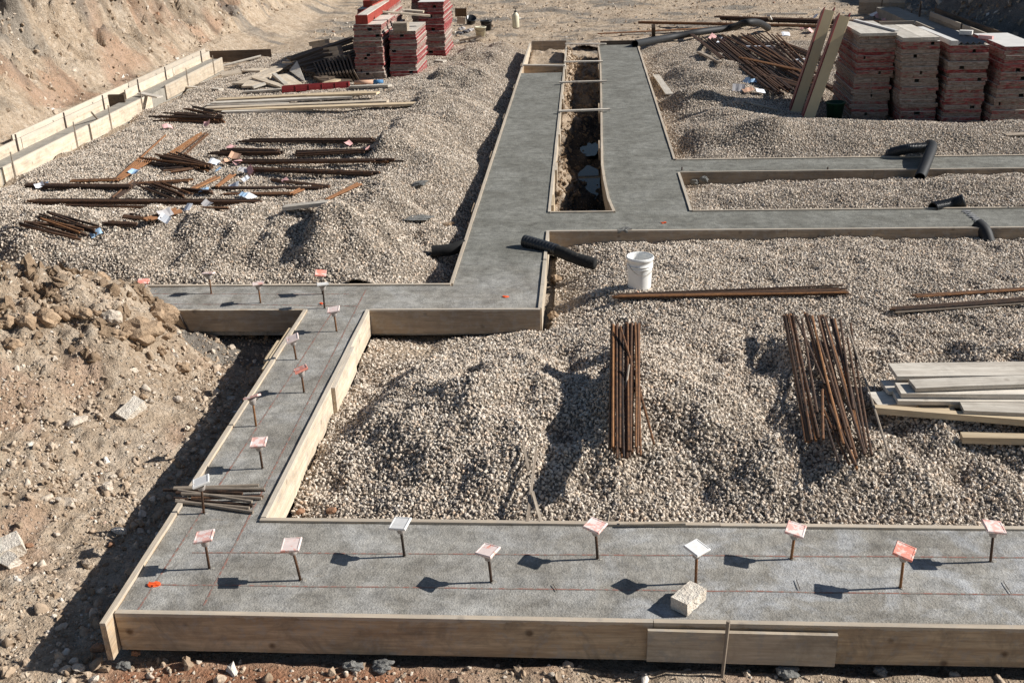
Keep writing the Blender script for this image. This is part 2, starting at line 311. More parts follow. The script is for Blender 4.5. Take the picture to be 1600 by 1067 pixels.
def mk_wood(name, c1, c2, knots=.5, grain=1.0, dirt=.4, spl=None):
    m, n, b = mat(name, .75, .2); v, r, o = offvec(n, (.7, 9, 9))
    g = noise(n, v, 2.2, 6, .6, .4); g2_ = noise(n, v, 9, 3, .6)
    c = ramp(n, g, [(.3, c1), (.62, c2)]); c = mixc(n, .4*grain, c, ramp(n, g2_, [(.35, .65), (.65, 1.15)]), 'MULTIPLY')
    v2, r2, o2 = offvec(n)
    vo = N(n, 'ShaderNodeTexVoronoi'); vo.inputs['Scale'].default_value = 5.5; n.links.new(v2, vo.inputs['Vector'])
    pk = N(n, 'ShaderNodeSeparateColor'); n.links.new(vo.outputs['Color'], pk.inputs[0])
    k = mth(n, 'MULTIPLY', ramp(n, vo.outputs['Distance'], [(.08, 1.0), (.19, 0.0)]), mth(n, 'GREATER_THAN', pk.outputs[0], .35))
    c = mixc(n, mth(n, 'MULTIPLY', k, knots), c, (c1[0]*.25, c1[1]*.2, c1[2]*.18))
    st = ramp(n, noise(n, v2, 3.4, 6, .75, .6), [(.46, 0.0), (.66, 1.0)])
    c = mixc(n, mth(n, 'MULTIPLY', st, dirt), c, (.20, .165, .125))
    if spl: c = mixc(n, mth(n, 'MULTIPLY', ramp(n, noise(n, v2, 14, 4, .7), [(.52, 0.0), (.62, 1.0)]), spl), c, (.36, .35, .33))
    if spl:
        sz = N(n, 'ShaderNodeSeparateXYZ'); n.links.new(o, sz.inputs[0])
        ed = ramp(n, mth(n, 'ADD', mth(n, 'MULTIPLY', sz.outputs[2], 6.0), mth(n, 'MULTIPLY', noise(n, v2, 5, 5, .7), .5)), [(.98, 0.0), (1.14, .55)])
        c = mixc(n, ed, c, (.50, .45, .38))
    c = mixc(n, 1.0, c, ramp(n, r, [(0, .82), (1, 1.12)]), 'MULTIPLY')
    n.links.new(c, b.inputs['Base Color']); bump(n, b, mth(n, 'ADD', g, g2_), .35, .006); return m
def mk_rust(name, dark=.5):
    m, n, b = mat(name, .7, .35); v, r, o = offvec(n, (12, 12, 3))
    f = mth(n, 'ADD', noise(n, v, 1.5, 5, .7), mth(n, 'MULTIPLY', mth(n, 'SUBTRACT', r, .5), .5))
    c = ramp(n, f, [(.2, (.04, .03, .024)), (.42, (.115, .06, .034)), (.6, (.21, .10, .045)), (.8, (.32, .155, .065))]) if dark < .6 else \
        ramp(n, f, [(.2, (.03, .022, .019)), (.5, (.085, .050, .033)), (.8, (.17, .09, .05))])
    n.links.new(c, b.inputs['Base Color']); b.inputs['Metallic'].default_value = .25
    w = N(n, 'ShaderNodeTexWave', wave_type='BANDS', bands_direction='Z'); w.inputs['Scale'].default_value = 12; n.links.new(o, w.inputs['Vector'])
    bump(n, b, mth(n, 'ADD', w.outputs['Fac'], noise(n, v, 6, 2)), .3, .004); return m
def mk_flat(name, col, rough=.5, spec=.4, var=.25, scale=14, second=None, thr=.55):
    m, n, b = mat(name, rough, spec); v, r, o = offvec(n)
    c = mixc(n, var, col, ramp(n, noise(n, v, scale, 5, .65), [(.3, .5), (.7, 1.3)]), 'MULTIPLY')
    if second: c = mixc(n, ramp(n, noise(n, v, scale*.7, 5, .7), [(thr, 0.0), (thr+.08, 1.0)]), c, second)
    n.links.new(c, b.inputs['Base Color']); return m
def mk_panel(lo=.34, hi=.49, name='worn_red_panel'):
    m, n, b = mat(name, .8, .2); v, r, o = offvec(n, (5, 5, 16))
    red = ramp(n, noise(n, v, 2, 3), [(.3, (.10, .03, .028)), (.5, (.25, .035, .038)), (.7, (.46, .17, .16))])
    bare = ramp(n, noise(n, v, 3, 5, .7), [(.3, (.09, .065, .048)), (.5, (.27, .215, .175)), (.7, (.48, .42, .37))])
    f = mth(n, 'ADD', noise(n, v, 1.7, 6, .75, .5), mth(n, 'MULTIPLY', mth(n, 'SUBTRACT', r, .5), .30))
    c = mixc(n, ramp(n, f, [(lo, 0.0), (hi, .95)]), red, bare)
    c = mixc(n, .6, c, ramp(n, noise(n, v, 7, 4, .7), [(.3, .55), (.65, 1.15)]), 'MULTIPLY')
    n.links.new(c, b.inputs['Base Color']); bump(n, b, f, .4, .01); return m
def mk_water():
    m, n, b = mat('puddle_water', .04, .8); b.inputs['Base Color'].default_value = (.02, .018, .015, 1); b.inputs['IOR'].default_value = 1.33; b.inputs['Specular IOR Level'].default_value = .10
    return m
M['dirt'] = mk_dirt(); M['gbase'] = mk_gravel_base(); M['pebble'] = mk_pebble(); M['rubble'] = mk_rubble(); M['conc'] = mk_concrete()
M['clod'] = mk_clod('earth_clod', (.27, .185, .12), (.48, .35, .235)); M['stone'] = mk_clod('pale_stone', (.44, .36, .28), (.66, .57, .47))
M['block'] = mk_clod('pale_block', (.58, .50, .41), (.80, .73, .63)); M['redstone'] = mk_clod('reddish_stone', (.28, .15, .09), (.42, .25, .16))
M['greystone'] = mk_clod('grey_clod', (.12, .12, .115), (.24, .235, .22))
M['form'] = mk_wood('form_board', (.36, .25, .155), (.56, .43, .29), .85, 1.2, .75, .35)
M['formpale'] = mk_wood('pale_form_board', (.46, .37, .27), (.63, .53, .41), .5, .8, .45, .4)
M['formgrey'] = mk_wood('darker_form_board', (.25, .19, .14), (.40, .31, .22), .6, 1, .5, .3)  # darker brown variant of the form board wood
M['grey'] = mk_wood('weathered_plank', (.50, .44, .37), (.70, .64, .55), .4, 1.1, .35)
M['fresh'] = mk_wood('fresh_lumber', (.52, .39, .25), (.66, .53, .36), .5, .8, .1)
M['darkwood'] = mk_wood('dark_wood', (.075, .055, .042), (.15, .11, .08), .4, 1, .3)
M['lumber'] = mk_wood('stained_lumber', (.26, .20, .15), (.50, .42, .33), .4, 1, .5)
M['rust'] = mk_rust('rusty_rebar', .4); M['rustdark'] = mk_rust('dark_rebar', .8)
M['orange_rust'] = mk_flat('bright_rust', (.26, .125, .06), .8, .2, .8, 30)
M['steel'] = mk_flat('grimy_steel', (.27, .22, .17), .6, .4, .4, 30)
M['stake'] = mk_flat('stake_steel', (.075, .055, .045), .7, .3, .4, 20)
M['black'] = mk_flat('black_plastic', (.022, .023, .025), .35, .5, .5, 9); M['blackmat'] = mk_flat('dull_black_plastic', (.020, .021, .023), .62, .3, .5, 9); M['sock'] = mk_flat('dusty_black_sock', (.028, .028, .028), .95, .1, .5, 25, (.09, .08, .07), .6)
M['hdpe'] = mk_flat('white_plastic', (.82, .81, .78), .45, .4, .15, 6, (.55, .53, .49), .64)
M['inside'] = mk_flat('cement_residue', (.48, .45, .41), .9, .1, .4, 12)
M['capwhite'] = mk_flat('white_cap_plastic', (.74, .72, .69), .5, .4, .2, 30, (.60, .45, .40), .66)
M['cappink'] = mk_flat('faded_pink_cap_plastic', (.74, .42, .36), .5, .4, .2, 24, (.80, .68, .63), .46)
M['capcoral'] = mk_flat('coral_cap_plastic', (.74, .27, .20), .5, .4, .25, 24, (.80, .55, .48), .50)
M['capblush'] = mk_flat('blush_cap_plastic', (.78, .64, .59), .5, .4, .2, 24, (.74, .30, .22), .56)
M['collar'] = mk_flat('grimy_collar', (.40, .36, .33), .6, .3, .5, 40)
M['chalk'] = mk_flat('red_chalk', (.29, .155, .125), .95, .05, .5, 40, (.23, .205, .18), .46)
M['orange'] = mk_flat('orange_ribbon', (.85, .12, .03), .6, .3, .2)
M['concpale'] = mk_flat('set_concrete', (.30, .275, .235), .9, .2, .5, 6); M['panel'] = mk_panel(); M['panelred'] = mk_panel(.44, .60, 'faded_red_panel'); M['ply'] = mk_wood('worn_plywood_face', (.50, .45, .38), (.64, .59, .52), .2, .5, .35, .3)
M['beige'] = mk_flat('beige_panel_face', (.66, .51, .30), .7, .2, .12, 4); M['redpaint'] = mk_flat('dark_red_paint', (.17, .014, .016), .5, .4, .3, 8)
M['redbeam'] = mk_flat('orange_red_paint', (.30, .055, .04), .7, .2, .6, 8); M['whiteply'] = mk_flat('pale_plywood', (.60, .58, .55), .8, .2, .2, 5)
M['tagw'] = mk_flat('white_tag', (.78, .80, .84), .6, .3, .08); M['tagb'] = mk_flat('pale_blue_tag', (.36, .52, .70), .6, .3, .1)
M['tagp'] = mk_flat('pink_tag', (.72, .42, .40), .7, .2, .15); M['tago'] = mk_flat('peach_tag', (.62, .38, .26), .7, .2, .15); M['tagg'] = mk_flat('grey_tag', (.46, .44, .44), .7, .2, .15)
M['green'] = mk_flat('green_plastic', (.008, .042, .022), .5, .4, .3); M['cream'] = mk_flat('cream_plastic', (.66, .62, .46), .5, .4, .15)
M['card'] = mk_flat('brown_board', (.13, .085, .05), .9, .1, .3); M['blue'] = mk_flat('blue_paint', (.07, .20, .38), .6, .3, .2)
M['corr'] = mk_flat('grey_angle_steel', (.12, .115, .12), .5, .4, .4); M['grit'] = mk_flat('grey_grit', (.21, .21, .21), .95, .1, .5, 30)
M['water'] = mk_water()

# ------------------------------------------------------------------ object helpers
def tag(o, label=None, cat=None, group=None, kind=None):
    if label: o['label'] = label
    if cat: o['category'] = cat
    if group: o['group'] = group
    if kind: o['kind'] = kind
    return o
def link(name, me, m=None, parent=None, smooth=False):
    o = bpy.data.objects.new(name, me); C.objects.link(o)
    if m is not None and not me.materials: me.materials.append(m)
    if parent is not None: o.parent = parent
    if smooth: me.shade_smooth()
    return o
def bmobj(name, bm, m, parent=None, smooth=False):
    me = bpy.data.meshes.new(name); bmesh.ops.recalc_face_normals(bm, faces=bm.faces); bm.to_mesh(me); bm.free()
    return link(name, me, m, parent, smooth)
def empty(name, loc, rz=0):
    o = bpy.data.objects.new(name, None); C.objects.link(o); o.location = loc; o.rotation_euler = (0, 0, rz); o.empty_display_size = .1; return o
def frame(a, b, up=(0, 0, 1)):
    """matrix with local X from a to b, local Z near up, origin at the middle"""
    a = Vector(a); b = Vector(b); x = (b-a); L = x.length; x.normalize(); z = Vector(up); y = z.cross(x)
    if y.length < 1e-5: y = Vector((0, 1, 0))
    y.normalize(); z = x.cross(y); m = Matrix((x, y, z)).transposed().to_4x4(); m.translation = (a+b)/2
    return m, L
def board_mesh(L, w, t, bev=.003, bow=0.0, twist=0.0, segs=None, chip=0.0, seed=0):
    segs = segs or max(1, min(10, int(L/.35))); rr = random.Random(seed)
    bm = bmesh.new(); rings = []
    prof = [(-w/2, -t/2), (w/2, -t/2), (w/2, t/2), (-w/2, t/2)]
    ph = rr.random()*6
    for i in range(segs+1):
        u = i/segs; x = -L/2+L*u; off = bow*math.sin(u*math.pi+.0)+bow*.35*math.sin(u*9+ph); tw = twist*(u-.5)
        ring = []
        for (y, z) in prof:
            yy = y*math.cos(tw)-z*math.sin(tw); zz = y*math.sin(tw)+z*math.cos(tw)+off
            ring.append(bm.verts.new((x, yy+rr.uniform(-1, 1)*chip, zz+rr.uniform(-1, 1)*chip*.5)))
        rings.append(ring)
    for a, b in zip(rings[:-1], rings[1:]):
        for k in range(4): bm.faces.new((a[k], a[(k+1) % 4], b[(k+1) % 4], b[k]))
    bm.faces.new(rings[0][::-1]); bm.faces.new(rings[-1])
    if bev > 0:
        ed = [e for e in bm.edges if e.calc_face_angle(0) > .8]
        bmesh.ops.bevel(bm, geom=ed, offset=bev, segments=1, affect='EDGES')
    return bm
_seed = [0]
def plank(name, a, b, w, t, m, label, cat='plank', group=None, up=(0, 0, 1), bow=.0, twist=0, parent=None, chip=.0008, bev=.003):
    _seed[0] += 1; mt, L = frame(a, b, up); o = bmobj(name, board_mesh(L, w, t, min(bev, t*.2), bow, twist, chip=chip, seed=_seed[0]), m, parent)
    o.matrix_world = mt if parent is None else mt
    if parent is None: tag(o, label, cat, group)
    return o
def rest(pa, pb, r, lift=0.0, raw=False):
    """end points of something straight laid on the ground between two pixels"""
    a = hit(*pa) if not raw else np.array([pa[0], pa[1], surf(*pa)]); b = hit(*pb) if not raw else np.array([pb[0], pb[1], surf(*pb)])
    q0, q1 = lay(a, b, r, lift)
    if raw: return q0, q1
    for it in range(3):                                        # keep both ends on their rays once the height is known
        a = P(pa[0], pa[1], .4*a[2]+.6*q0[2]); b = P(pb[0], pb[1], .4*b[2]+.6*q1[2]); q0, q1 = lay(a, b, r, lift)
    return P(pa[0], pa[1], q0[2]), P(pb[0], pb[1], q1[2])
def lay(a, b, r, lift=0.0):
    n = 14; ts = np.linspace(0, 1, n); xs = a[0]+(b[0]-a[0])*ts; ys = a[1]+(b[1]-a[1])*ts
    zs = np.array([surf(x, y) for x, y in zip(xs, ys)]); ln = a[2]+(b[2]-a[2])*ts
    A = np.c_[np.ones(n), ts]; k = np.linalg.lstsq(A, zs, rcond=None)[0]; ln = A@k
    d = np.sort(zs-ln)[-2]
    a = np.array([a[0], a[1], k[0]+d+r+lift]); b = np.array([b[0], b[1], k[0]+k[1]+d+r+lift]); return a, b
def tube_mesh(pts, rads, n=10, cap=True, open_end=False):
    bm = bmesh.new(); rings = []; pts = [Vector(p) for p in pts]; prev = None
    for i, p in enumerate(pts):
        d = (pts[min(i+1, len(pts)-1)]-pts[max(i-1, 0)]).normalized()
        if prev is None:
            s = d.cross(Vector((0, 0, 1)));  s = s if s.length > .1 else d.cross(Vector((1, 0, 0)))
        else: s = prev - d*prev.dot(d)
        s.normalize(); prev = s.copy(); q = d.cross(s); rr = rads[i] if hasattr(rads, '__len__') else rads
        rings.append([bm.verts.new(p+(s*math.cos(2*math.pi*k/n)+q*math.sin(2*math.pi*k/n))*rr) for k in range(n)])
    for a, b in zip(rings[:-1], rings[1:]):
        for k in range(n): bm.faces.new((a[k], a[(k+1) % n], b[(k+1) % n], b[k]))
    if cap: bm.faces.new(rings[0][::-1]); bm.faces.new(rings[-1])
    return bm
def lathe(prof, n=32):
    bm = bmesh.new(); rings = []
    for r, z in prof: rings.append([bm.verts.new((max(r, .0005)*math.cos(2*math.pi*k/n), max(r, .0005)*math.sin(2*math.pi*k/n), z)) for k in range(n)])
    for a, b in zip(rings[:-1], rings[1:]):
        for k in range(n): bm.faces.new((a[k], a[(k+1) % n], b[(k+1) % n], b[k]))
    return bm
def heightmesh(name, xs, ys, zf, m, mask=None, attrs=None, smooth=True):
    X, Y = np.meshgrid(xs, ys); x = X.ravel(); y = Y.ravel(); z = zf(x, y)
    nx, ny = len(xs), len(ys); idx = np.arange(nx*ny).reshape(ny, nx)
    q = np.stack([idx[:-1, :-1], idx[:-1, 1:], idx[1:, 1:], idx[1:, :-1]], -1).reshape(-1, 4)
    if mask is not None:
        cx = x[q].mean(1); cy = y[q].mean(1); q = q[mask(cx, cy)]
        used = np.unique(q); mp = -np.ones(nx*ny, int); mp[used] = np.arange(len(used)); q = mp[q]; x, y, z = x[used], y[used], z[used]
    me = bpy.data.meshes.new(name); me.vertices.add(len(x)); me.vertices.foreach_set('co', np.stack([x, y, z], 1).astype(np.float32).ravel())
    me.loops.add(len(q)*4); me.loops.foreach_set('vertex_index', q.astype(np.int32).ravel())
    me.polygons.add(len(q)); me.polygons.foreach_set('loop_start', np.arange(0, len(q)*4, 4, dtype=np.int32))
    me.update(calc_edges=True); me.validate()
    for k, f in (attrs or {}).items():
        v = f(x, y)
        if v.ndim == 2:
            a = me.color_attributes.new(k, 'FLOAT_COLOR', 'POINT'); a.data.foreach_set('color', np.c_[v, np.ones(len(x))].astype(np.float32).ravel())
        else:
            a = me.attributes.new(k, 'FLOAT', 'POINT'); a.data.foreach_set('value', v.astype(np.float32))
    return link(name, me, m, smooth=smooth)

# ------------------------------------------------------------------ scatter node group (stones over a bed)
def scatter(o, dens, smin, smax, m, variants=6, sub=2, flat=(.8, .62), rough=.35, seed=1, sink=.0, keep=True, attr='dens'):
    ng = bpy.data.node_groups.new('stones', 'GeometryNodeTree')
    ng.interface.new_socket('Geometry', in_out='INPUT', socket_type='NodeSocketGeometry'); ng.interface.new_socket('Geometry', in_out='OUTPUT', socket_type='NodeSocketGeometry')
    I = ng.nodes.new('NodeGroupInput'); O = ng.nodes.new('NodeGroupOutput'); L = ng.links
    dp = ng.nodes.new('GeometryNodeDistributePointsOnFaces'); dp.distribute_method = 'RANDOM'; dp.inputs['Seed'].default_value = seed
    na = ng.nodes.new('GeometryNodeInputNamedAttribute'); na.data_type = 'FLOAT'; na.inputs['Name'].default_value = attr
    mu = ng.nodes.new('ShaderNodeMath'); mu.operation = 'MULTIPLY'; mu.inputs[1].default_value = dens
    L.new(na.outputs[0], mu.inputs[0]); L.new(mu.outputs[0], dp.inputs['Density']); L.new(I.outputs[0], dp.inputs['Mesh'])
    gi = ng.nodes.new('GeometryNodeGeometryToInstance'); rs = np.random.RandomState(seed+50)
    for k in range(variants):
        ic = ng.nodes.new('GeometryNodeMeshIcoSphere'); ic.inputs['Radius'].default_value = .5; ic.inputs['Subdivisions'].default_value = sub
        sp = ng.nodes.new('GeometryNodeSetPosition'); tx = ng.nodes.new('ShaderNodeTexNoise'); tx.noise_dimensions = '4D'
        tx.inputs['W'].default_value = k*3.7+seed; tx.inputs['Scale'].default_value = 1.7; tx.inputs['Detail'].default_value = 1.0
        vs = ng.nodes.new('ShaderNodeVectorMath'); vs.operation = 'SUBTRACT'; vs.inputs[1].default_value = (.5, .5, .5)
        vm = ng.nodes.new('ShaderNodeVectorMath'); vm.operation = 'SCALE'; vm.inputs['Scale'].default_value = rough*2.4
        L.new(tx.outputs['Color'], vs.inputs[0]); L.new(vs.outputs[0], vm.inputs[0]); L.new(vm.outputs[0], sp.inputs['Offset']); L.new(ic.outputs[0], sp.inputs[0])
        tr = ng.nodes.new('GeometryNodeTransform'); tr.inputs['Scale'].default_value = (1.0+rs.uniform(0, .25), flat[0]*rs.uniform(.85, 1.15), flat[1]*rs.uniform(.8, 1.2))
        sm = ng.nodes.new('GeometryNodeSetShadeSmooth'); sm.inputs['Shade Smooth'].default_value = sub > 1 and k % 2 == 0
        mt = ng.nodes.new('GeometryNodeSetMaterial'); mt.inputs['Material'].default_value = m
        L.new(sp.outputs[0], tr.inputs[0]); L.new(tr.outputs[0], sm.inputs[0]); L.new(sm.outputs[0], mt.inputs[0]); L.new(mt.outputs[0], gi.inputs[0])
    ip = ng.nodes.new('GeometryNodeInstanceOnPoints'); ip.inputs['Pick Instance'].default_value = True
    L.new(gi.outputs[0], ip.inputs['Instance'])
    def rv(t, a, b, sd):
        r = ng.nodes.new('FunctionNodeRandomValue'); r.data_type = t; ix = 0 if t == 'FLOAT_VECTOR' else 2
        r.inputs[ix].default_value = a; r.inputs[ix+1].default_value = b; r.inputs['Seed'].default_value = sd; return r.outputs[0 if t == 'FLOAT_VECTOR' else 1]
    L.new(rv('FLOAT_VECTOR', (0, 0, 0), (6.28, 6.28, 6.28), seed+1), ip.inputs['Rotation'])
    # more small stones than big ones
    pw = ng.nodes.new('ShaderNodeMath'); pw.operation = 'POWER'; pw.inputs[1].default_value = 1.6; L.new(rv('FLOAT', 0.0, 1.0, seed+2), pw.inputs[0])
    mr = ng.nodes.new('ShaderNodeMapRange'); mr.inputs['To Min'].default_value = smin; mr.inputs['To Max'].default_value = smax; L.new(pw.outputs[0], mr.inputs['Value']); L.new(mr.outputs[0], ip.inputs['Scale'])
    sp2 = ng.nodes.new('GeometryNodeSetPosition'); L.new(dp.outputs[0], sp2.inputs[0]); L.new(rv('FLOAT_VECTOR', (-.01, -.01, -sink-smin*.25), (.01, .01, -sink+smin*.5), seed+3), sp2.inputs['Offset']); L.new(sp2.outputs[0], ip.inputs['Points'])
    jn = ng.nodes.new('GeometryNodeJoinGeometry'); L.new(ip.outputs[0], jn.inputs[0])
    if keep: L.new(I.outputs[0], jn.inputs[0])
    L.new(jn.outputs[0], O.inputs[0])
    md = o.modifiers.new('stones', 'NODES'); md.node_group = ng; return o

# ------------------------------------------------------------------ ground
def steps(spec):
    out = [spec[0][0]]
    for a, b, s in spec: out += list(np.linspace(a, b, max(2, int(round((b-a)/s))+1))[1:])
    return np.array(out)
gx = steps([(-400, -60, 40), (-60, -26, 2), (-26, -18, .25), (-18, -10, .075), (-10, -6.6, .1), (-6.6, -2.9, .025), (-2.9, -1.6, .13), (-1.6, -.55, .07), (-.55, .5, .035), (.5, 11, .14), (11, 16, .12), (16, 30, 1), (30, 60, 5), (60, 400, 40)])
gy = steps([(-60, 0, 10), (0, 4.2, .5), (4.2, 6.4, .025), (6.4, 11.4, .03), (11.4, 36, .075), (36, 50, .16), (50, 70, 1), (70, 600, 40)])
def ground_z(x, y):
    z = Dz(x, y)
    for i, (n, f, poly, res) in enumerate(BEDS):
        m = inpoly(x, y, poly)
        e = edge_fade(i, x[m], y[m]); g = f(x[m], y[m])
        z[m] = np.minimum(z[m], g-.10) if i in (1, 2) else np.where(e > .5, np.minimum(z[m], g-.10), z[m])
    for a, b, c, d in FOOT:                                    # solid ground under every slab
        m = (x > a-.01) & (x < b+.01) & (y > c-.01) & (y < d+.01); z[m] = np.minimum(z[m], -.30)
    z[(x < -2.9) & (x > -8) & (y > 10.36) & (y < 11.09)] = Dz(x, y)[(x < -2.9) & (x > -8) & (y > 10.36) & (y < 11.09)]
    return z
def ground_tint(x, y):
    red = (1-ss(5.05, 5.3, y))*ss(-3.3, -2.9, x)*(1-ss(-1.3, -.2, x))*.9
    red = np.maximum(red, .35*(y < 5.4)*ss(.35, .7, vnoise(x*1.6, y*1.6)+.3)*(x > -3.2))
    red = np.maximum(red, .42*(x < -11)*ss(.0, .4, fbm(x*.6+3, y*.6, 4)))
    red = np.maximum(red, .30*(x < -3.6)*(y < 11)*ss(.2, .6, fbm(x*.9, y*.9, 3)))
    zz = Dz(x, y)
    gr = (x < -11)*ss(.75, 1.9, zz-.06*(y-20)+1.6*fbm(x*.6, y*.6, 5))*(1-ss(30, 36, y))*.62
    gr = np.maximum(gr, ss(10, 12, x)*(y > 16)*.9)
    gr = np.maximum(gr, .75*(y > 33)*ss(.05, .5, fbm(x*.45+5, y*.9, 4)))
    gr = np.maximum(gr, .9*np.exp(-(((x+7.3)/1.2)**2+((y-36.8)/1.0)**2)))
    gr = np.maximum(gr, .75*((x > -1.6) & (x < 1) & (y > 29.8) & (y < 33))*ss(0, .3, fbm(x*1.5, y*1.2, 3)))
    gr = np.maximum(gr, .8*((x > -4.4) & (x < -3) & (y > 9.9) & (y < 10.4)))
    wet = ((x > -.49) & (x < .42) & (y > 13.9) & (y < 29.6))*ss(-.30, -.46, zz)*(.9-.45*ss(22, 26, y))
    wet = np.maximum(wet, (x < -10.9)*(y > 12)*(.26*ss(.10, .45, fbm(x*.8+9, y*.8, 4))+.28*ss(.2, .5, fbm(x*2.4+1, y*2.4, 3))))
    wet = np.maximum(wet, .12*(x < -3.4)*(y < 11)*ss(.15, .5, fbm(x*1.3+9, y*1.3, 4)))
    return np.stack([red, gr, wet], 1)
gnd = heightmesh('ground', gx, gy, ground_z, M['dirt'], attrs={'tint': ground_tint,
    'dens': lambda x, y: (((x < -2.95) & (y < 11.3) & (x > -8)) | ((y < 5.3) & (x < 4) & (y > 4))).astype(float)*(y > 4)*(.35+.65*ss(-.1, .4, fbm(x*1.3, y*1.3, 3)))})
tag(gnd, kind='structure')
# loose stones on the earth
def dens_patch(x, y): return np.clip(.25+1.1*ss(-.2, .5, fbm(x*1.2+4, y*1.2, 3)), 0, 1.4)
def rub(name, x0, x1, y0, y1, step, dens, smin, smax, seed, label, mask=None, dm=dens_patch, m='rubble', sub=2, rough=.5):
    xs = np.arange(x0, x1, step); ys = np.arange(y0, y1, step)
    o = heightmesh(name, xs, ys, lambda x, y: ground_z(x, y)-.004, M['dirt'], mask=mask, attrs={'dens': dm, 'tint': ground_tint})
    scatter(o, dens, smin, smax, M[m], 6, sub, (.85, .7), rough, seed, 0, keep=False); tag(o, label, 'rubble', kind='stuff'); return o
offslab = lambda x, y: ~(((x > -3.06) & (y > 5.18)) | ((y > 10.9)))
rub('rubble', -7.5, 3.6, 4.3, 11.0, .1, 900, .008, .038, 3, 'small loose stones over the bare earth beside the near footing', mask=offslab)
rub('rubble', -7.5, 3.6, 4.3, 11.0, .1, 55, .03, .095, 5, 'thumb-sized to fist-sized stones on the earth beside the near footing', mask=offslab, rough=.55)
rub('rubble', -6.6, -4.05, 8.7, 10.7, .1, 80, .05, .17, 8, 'broken clods of brown earth along the crest of the heap', rough=.7, m='clod',
    dm=lambda x, y: ss(8.6, 9.6, y)*ss(-4.1, -4.5, x)*ss(-.2, .3, fbm(x*1.7, y*1.7, 2)))
rub('rubble', -3.6, -2.98, 4.9, 10.3, .1, 130, .02, .09, 12, 'dark stones lying in the shaded gap left of the near footing', rough=.5, mask=lambda x, y: x < -3.06, dm=lambda x, y: 1+0*x)
rub('rubble', -18, -10.6, 15, 46, .2, 34, .03, .13, 15, 'stones and crumbs sticking out of the cut earth bank', sub=1, rough=.6)
rub('rubble', -9, 14, 31, 50, .3, 16, .02, .12, 16, 'stones scattered over the open dirt beyond the beds', sub=1, rough=.6)
rub('rubble', -.45, .36, 14.1, 29.4, .08, 120, .02, .11, 18, 'lumps of wet mud along the trench', rough=.7, m='clod', dm=lambda x, y: .15+ss(-.55, -.38, Dz(x, y)))
rub('rubble', 11.2, 16, 20, 44, .25, 10, .05, .25, 21, 'rough clods on the shaded earth bank', sub=1, rough=.7)

# ------------------------------------------------------------------ gravel beds
BL = ['tan river gravel filling the bed left of the long footings', 'tan river gravel heaped inside the near footings', 'tan river gravel in the narrow bed between two cross footings', 'tan river gravel in the far right bed under the panel stacks']
DN = [(1600, .015, .041, 1), (2500, .014, .041, 2), (1600, .015, .041, 1), (1350, .015, .044, 1)]
for i, (nm, f, poly, res) in enumerate(BEDS):
    px_ = [p[0] for p in poly]; py_ = [p[1] for p in poly]
    xs = np.linspace(min(px_), max(px_), int((max(px_)-min(px_))/res)+1); ys = np.linspace(min(py_), max(py_), int((max(py_)-min(py_))/res)+1)
    o = heightmesh(nm, xs, ys, lambda x, y, f=f, i=i: f(x, y) - (.16 if i in (0, 3) else .03)*(1-edge_fade(i, x, y)), M['gbase'], mask=lambda x, y, p=poly: inpoly(x, y, p),
                   attrs={'dens': lambda x, y, i=i: np.clip(edge_fade(i, x, y), .03, 1)*(1-.35*ss(20, 30, y))})
    d, a, b, sub = DN[i]; scatter(o, d, a, b, M['pebble'], 10, sub, (.74, .52), .40, 31+i)
    tag(o, BL[i], 'gravel', kind='stuff')

# ------------------------------------------------------------------ concrete footings (one poured network)
TRX = np.array([.43, .37, .33, .31, .33, .36, .40, .43, .41]); TRY = np.array([13.9, 14.5, 15.5, 16.5, 18.2, 20.6, 23.9, 27, 29.6])
def trench_right(y): return np.interp(y, TRY, TRX)
def slab_z(x, y):
    return -.005 + .0030*fbm(x*1.7, y*1.7, 3) + .0016*fbm(x*9, y*9, 2)
def slab_mesh(rects, step, z0=-.30, zoff=0.0):
    V = []; F = []
    for (xl, xr, y0, y1) in rects:
        fl = xl if callable(xl) else (lambda y, c=xl: c+0*y); fr = xr if callable(xr) else (lambda y, c=xr: c+0*y)
        w = float(fr(np.array([y0]))[0]-fl(np.array([y0]))[0]); nx = max(2, int(w/step)+1); ny = max(2, int((y1-y0)/step)+1)
        u, vv = np.meshgrid(np.linspace(0, 1, nx), np.linspace(y0, y1, ny)); x = fl(vv)*(1-u)+fr(vv)*u; y = vv
        z = slab_z(x, y)+zoff; n0 = len(V); V += np.stack([x.ravel(), y.ravel(), z.ravel()], 1).tolist()
        idx = np.arange(nx*ny).reshape(ny, nx)+n0
        F += np.stack([idx[:-1, :-1], idx[:-1, 1:], idx[1:, 1:], idx[1:, :-1]], -1).reshape(-1, 4).tolist()
        rim = list(idx[0, :])+list(idx[1:, -1])+list(idx[-1, -2::-1])+list(idx[-2:0:-1, 0])
        k0 = len(V); V += [[V[j][0], V[j][1], z0] for j in rim]
        for a in range(len(rim)):
            b = (a+1) % len(rim); F.append([int(rim[b]), int(rim[a]), k0+a, k0+b])
    me = bpy.data.meshes.new('concrete_footing'); me.from_pydata(V, [], F); me.update(); return me
ft = link('concrete_footing', slab_mesh([(-2.992, 9, 5.25, 6.27), (-2.992, -2.352, 6.27, 10.36), (-8.5, -.492, 10.36, 11.085), (-1.495, -.502, 11.085, 13.06),
    (-1.495, -.502, 13.88, 25.3), (-1.495, 10, 13.06, 13.88), (trench_right, 1.435, 13.88, 29.6), (1.435, 10, 15.965, 16.715)], .06), M['conc'], smooth=False)
tag(ft, 'grey wet concrete footing network poured between the timber forms', 'footing')
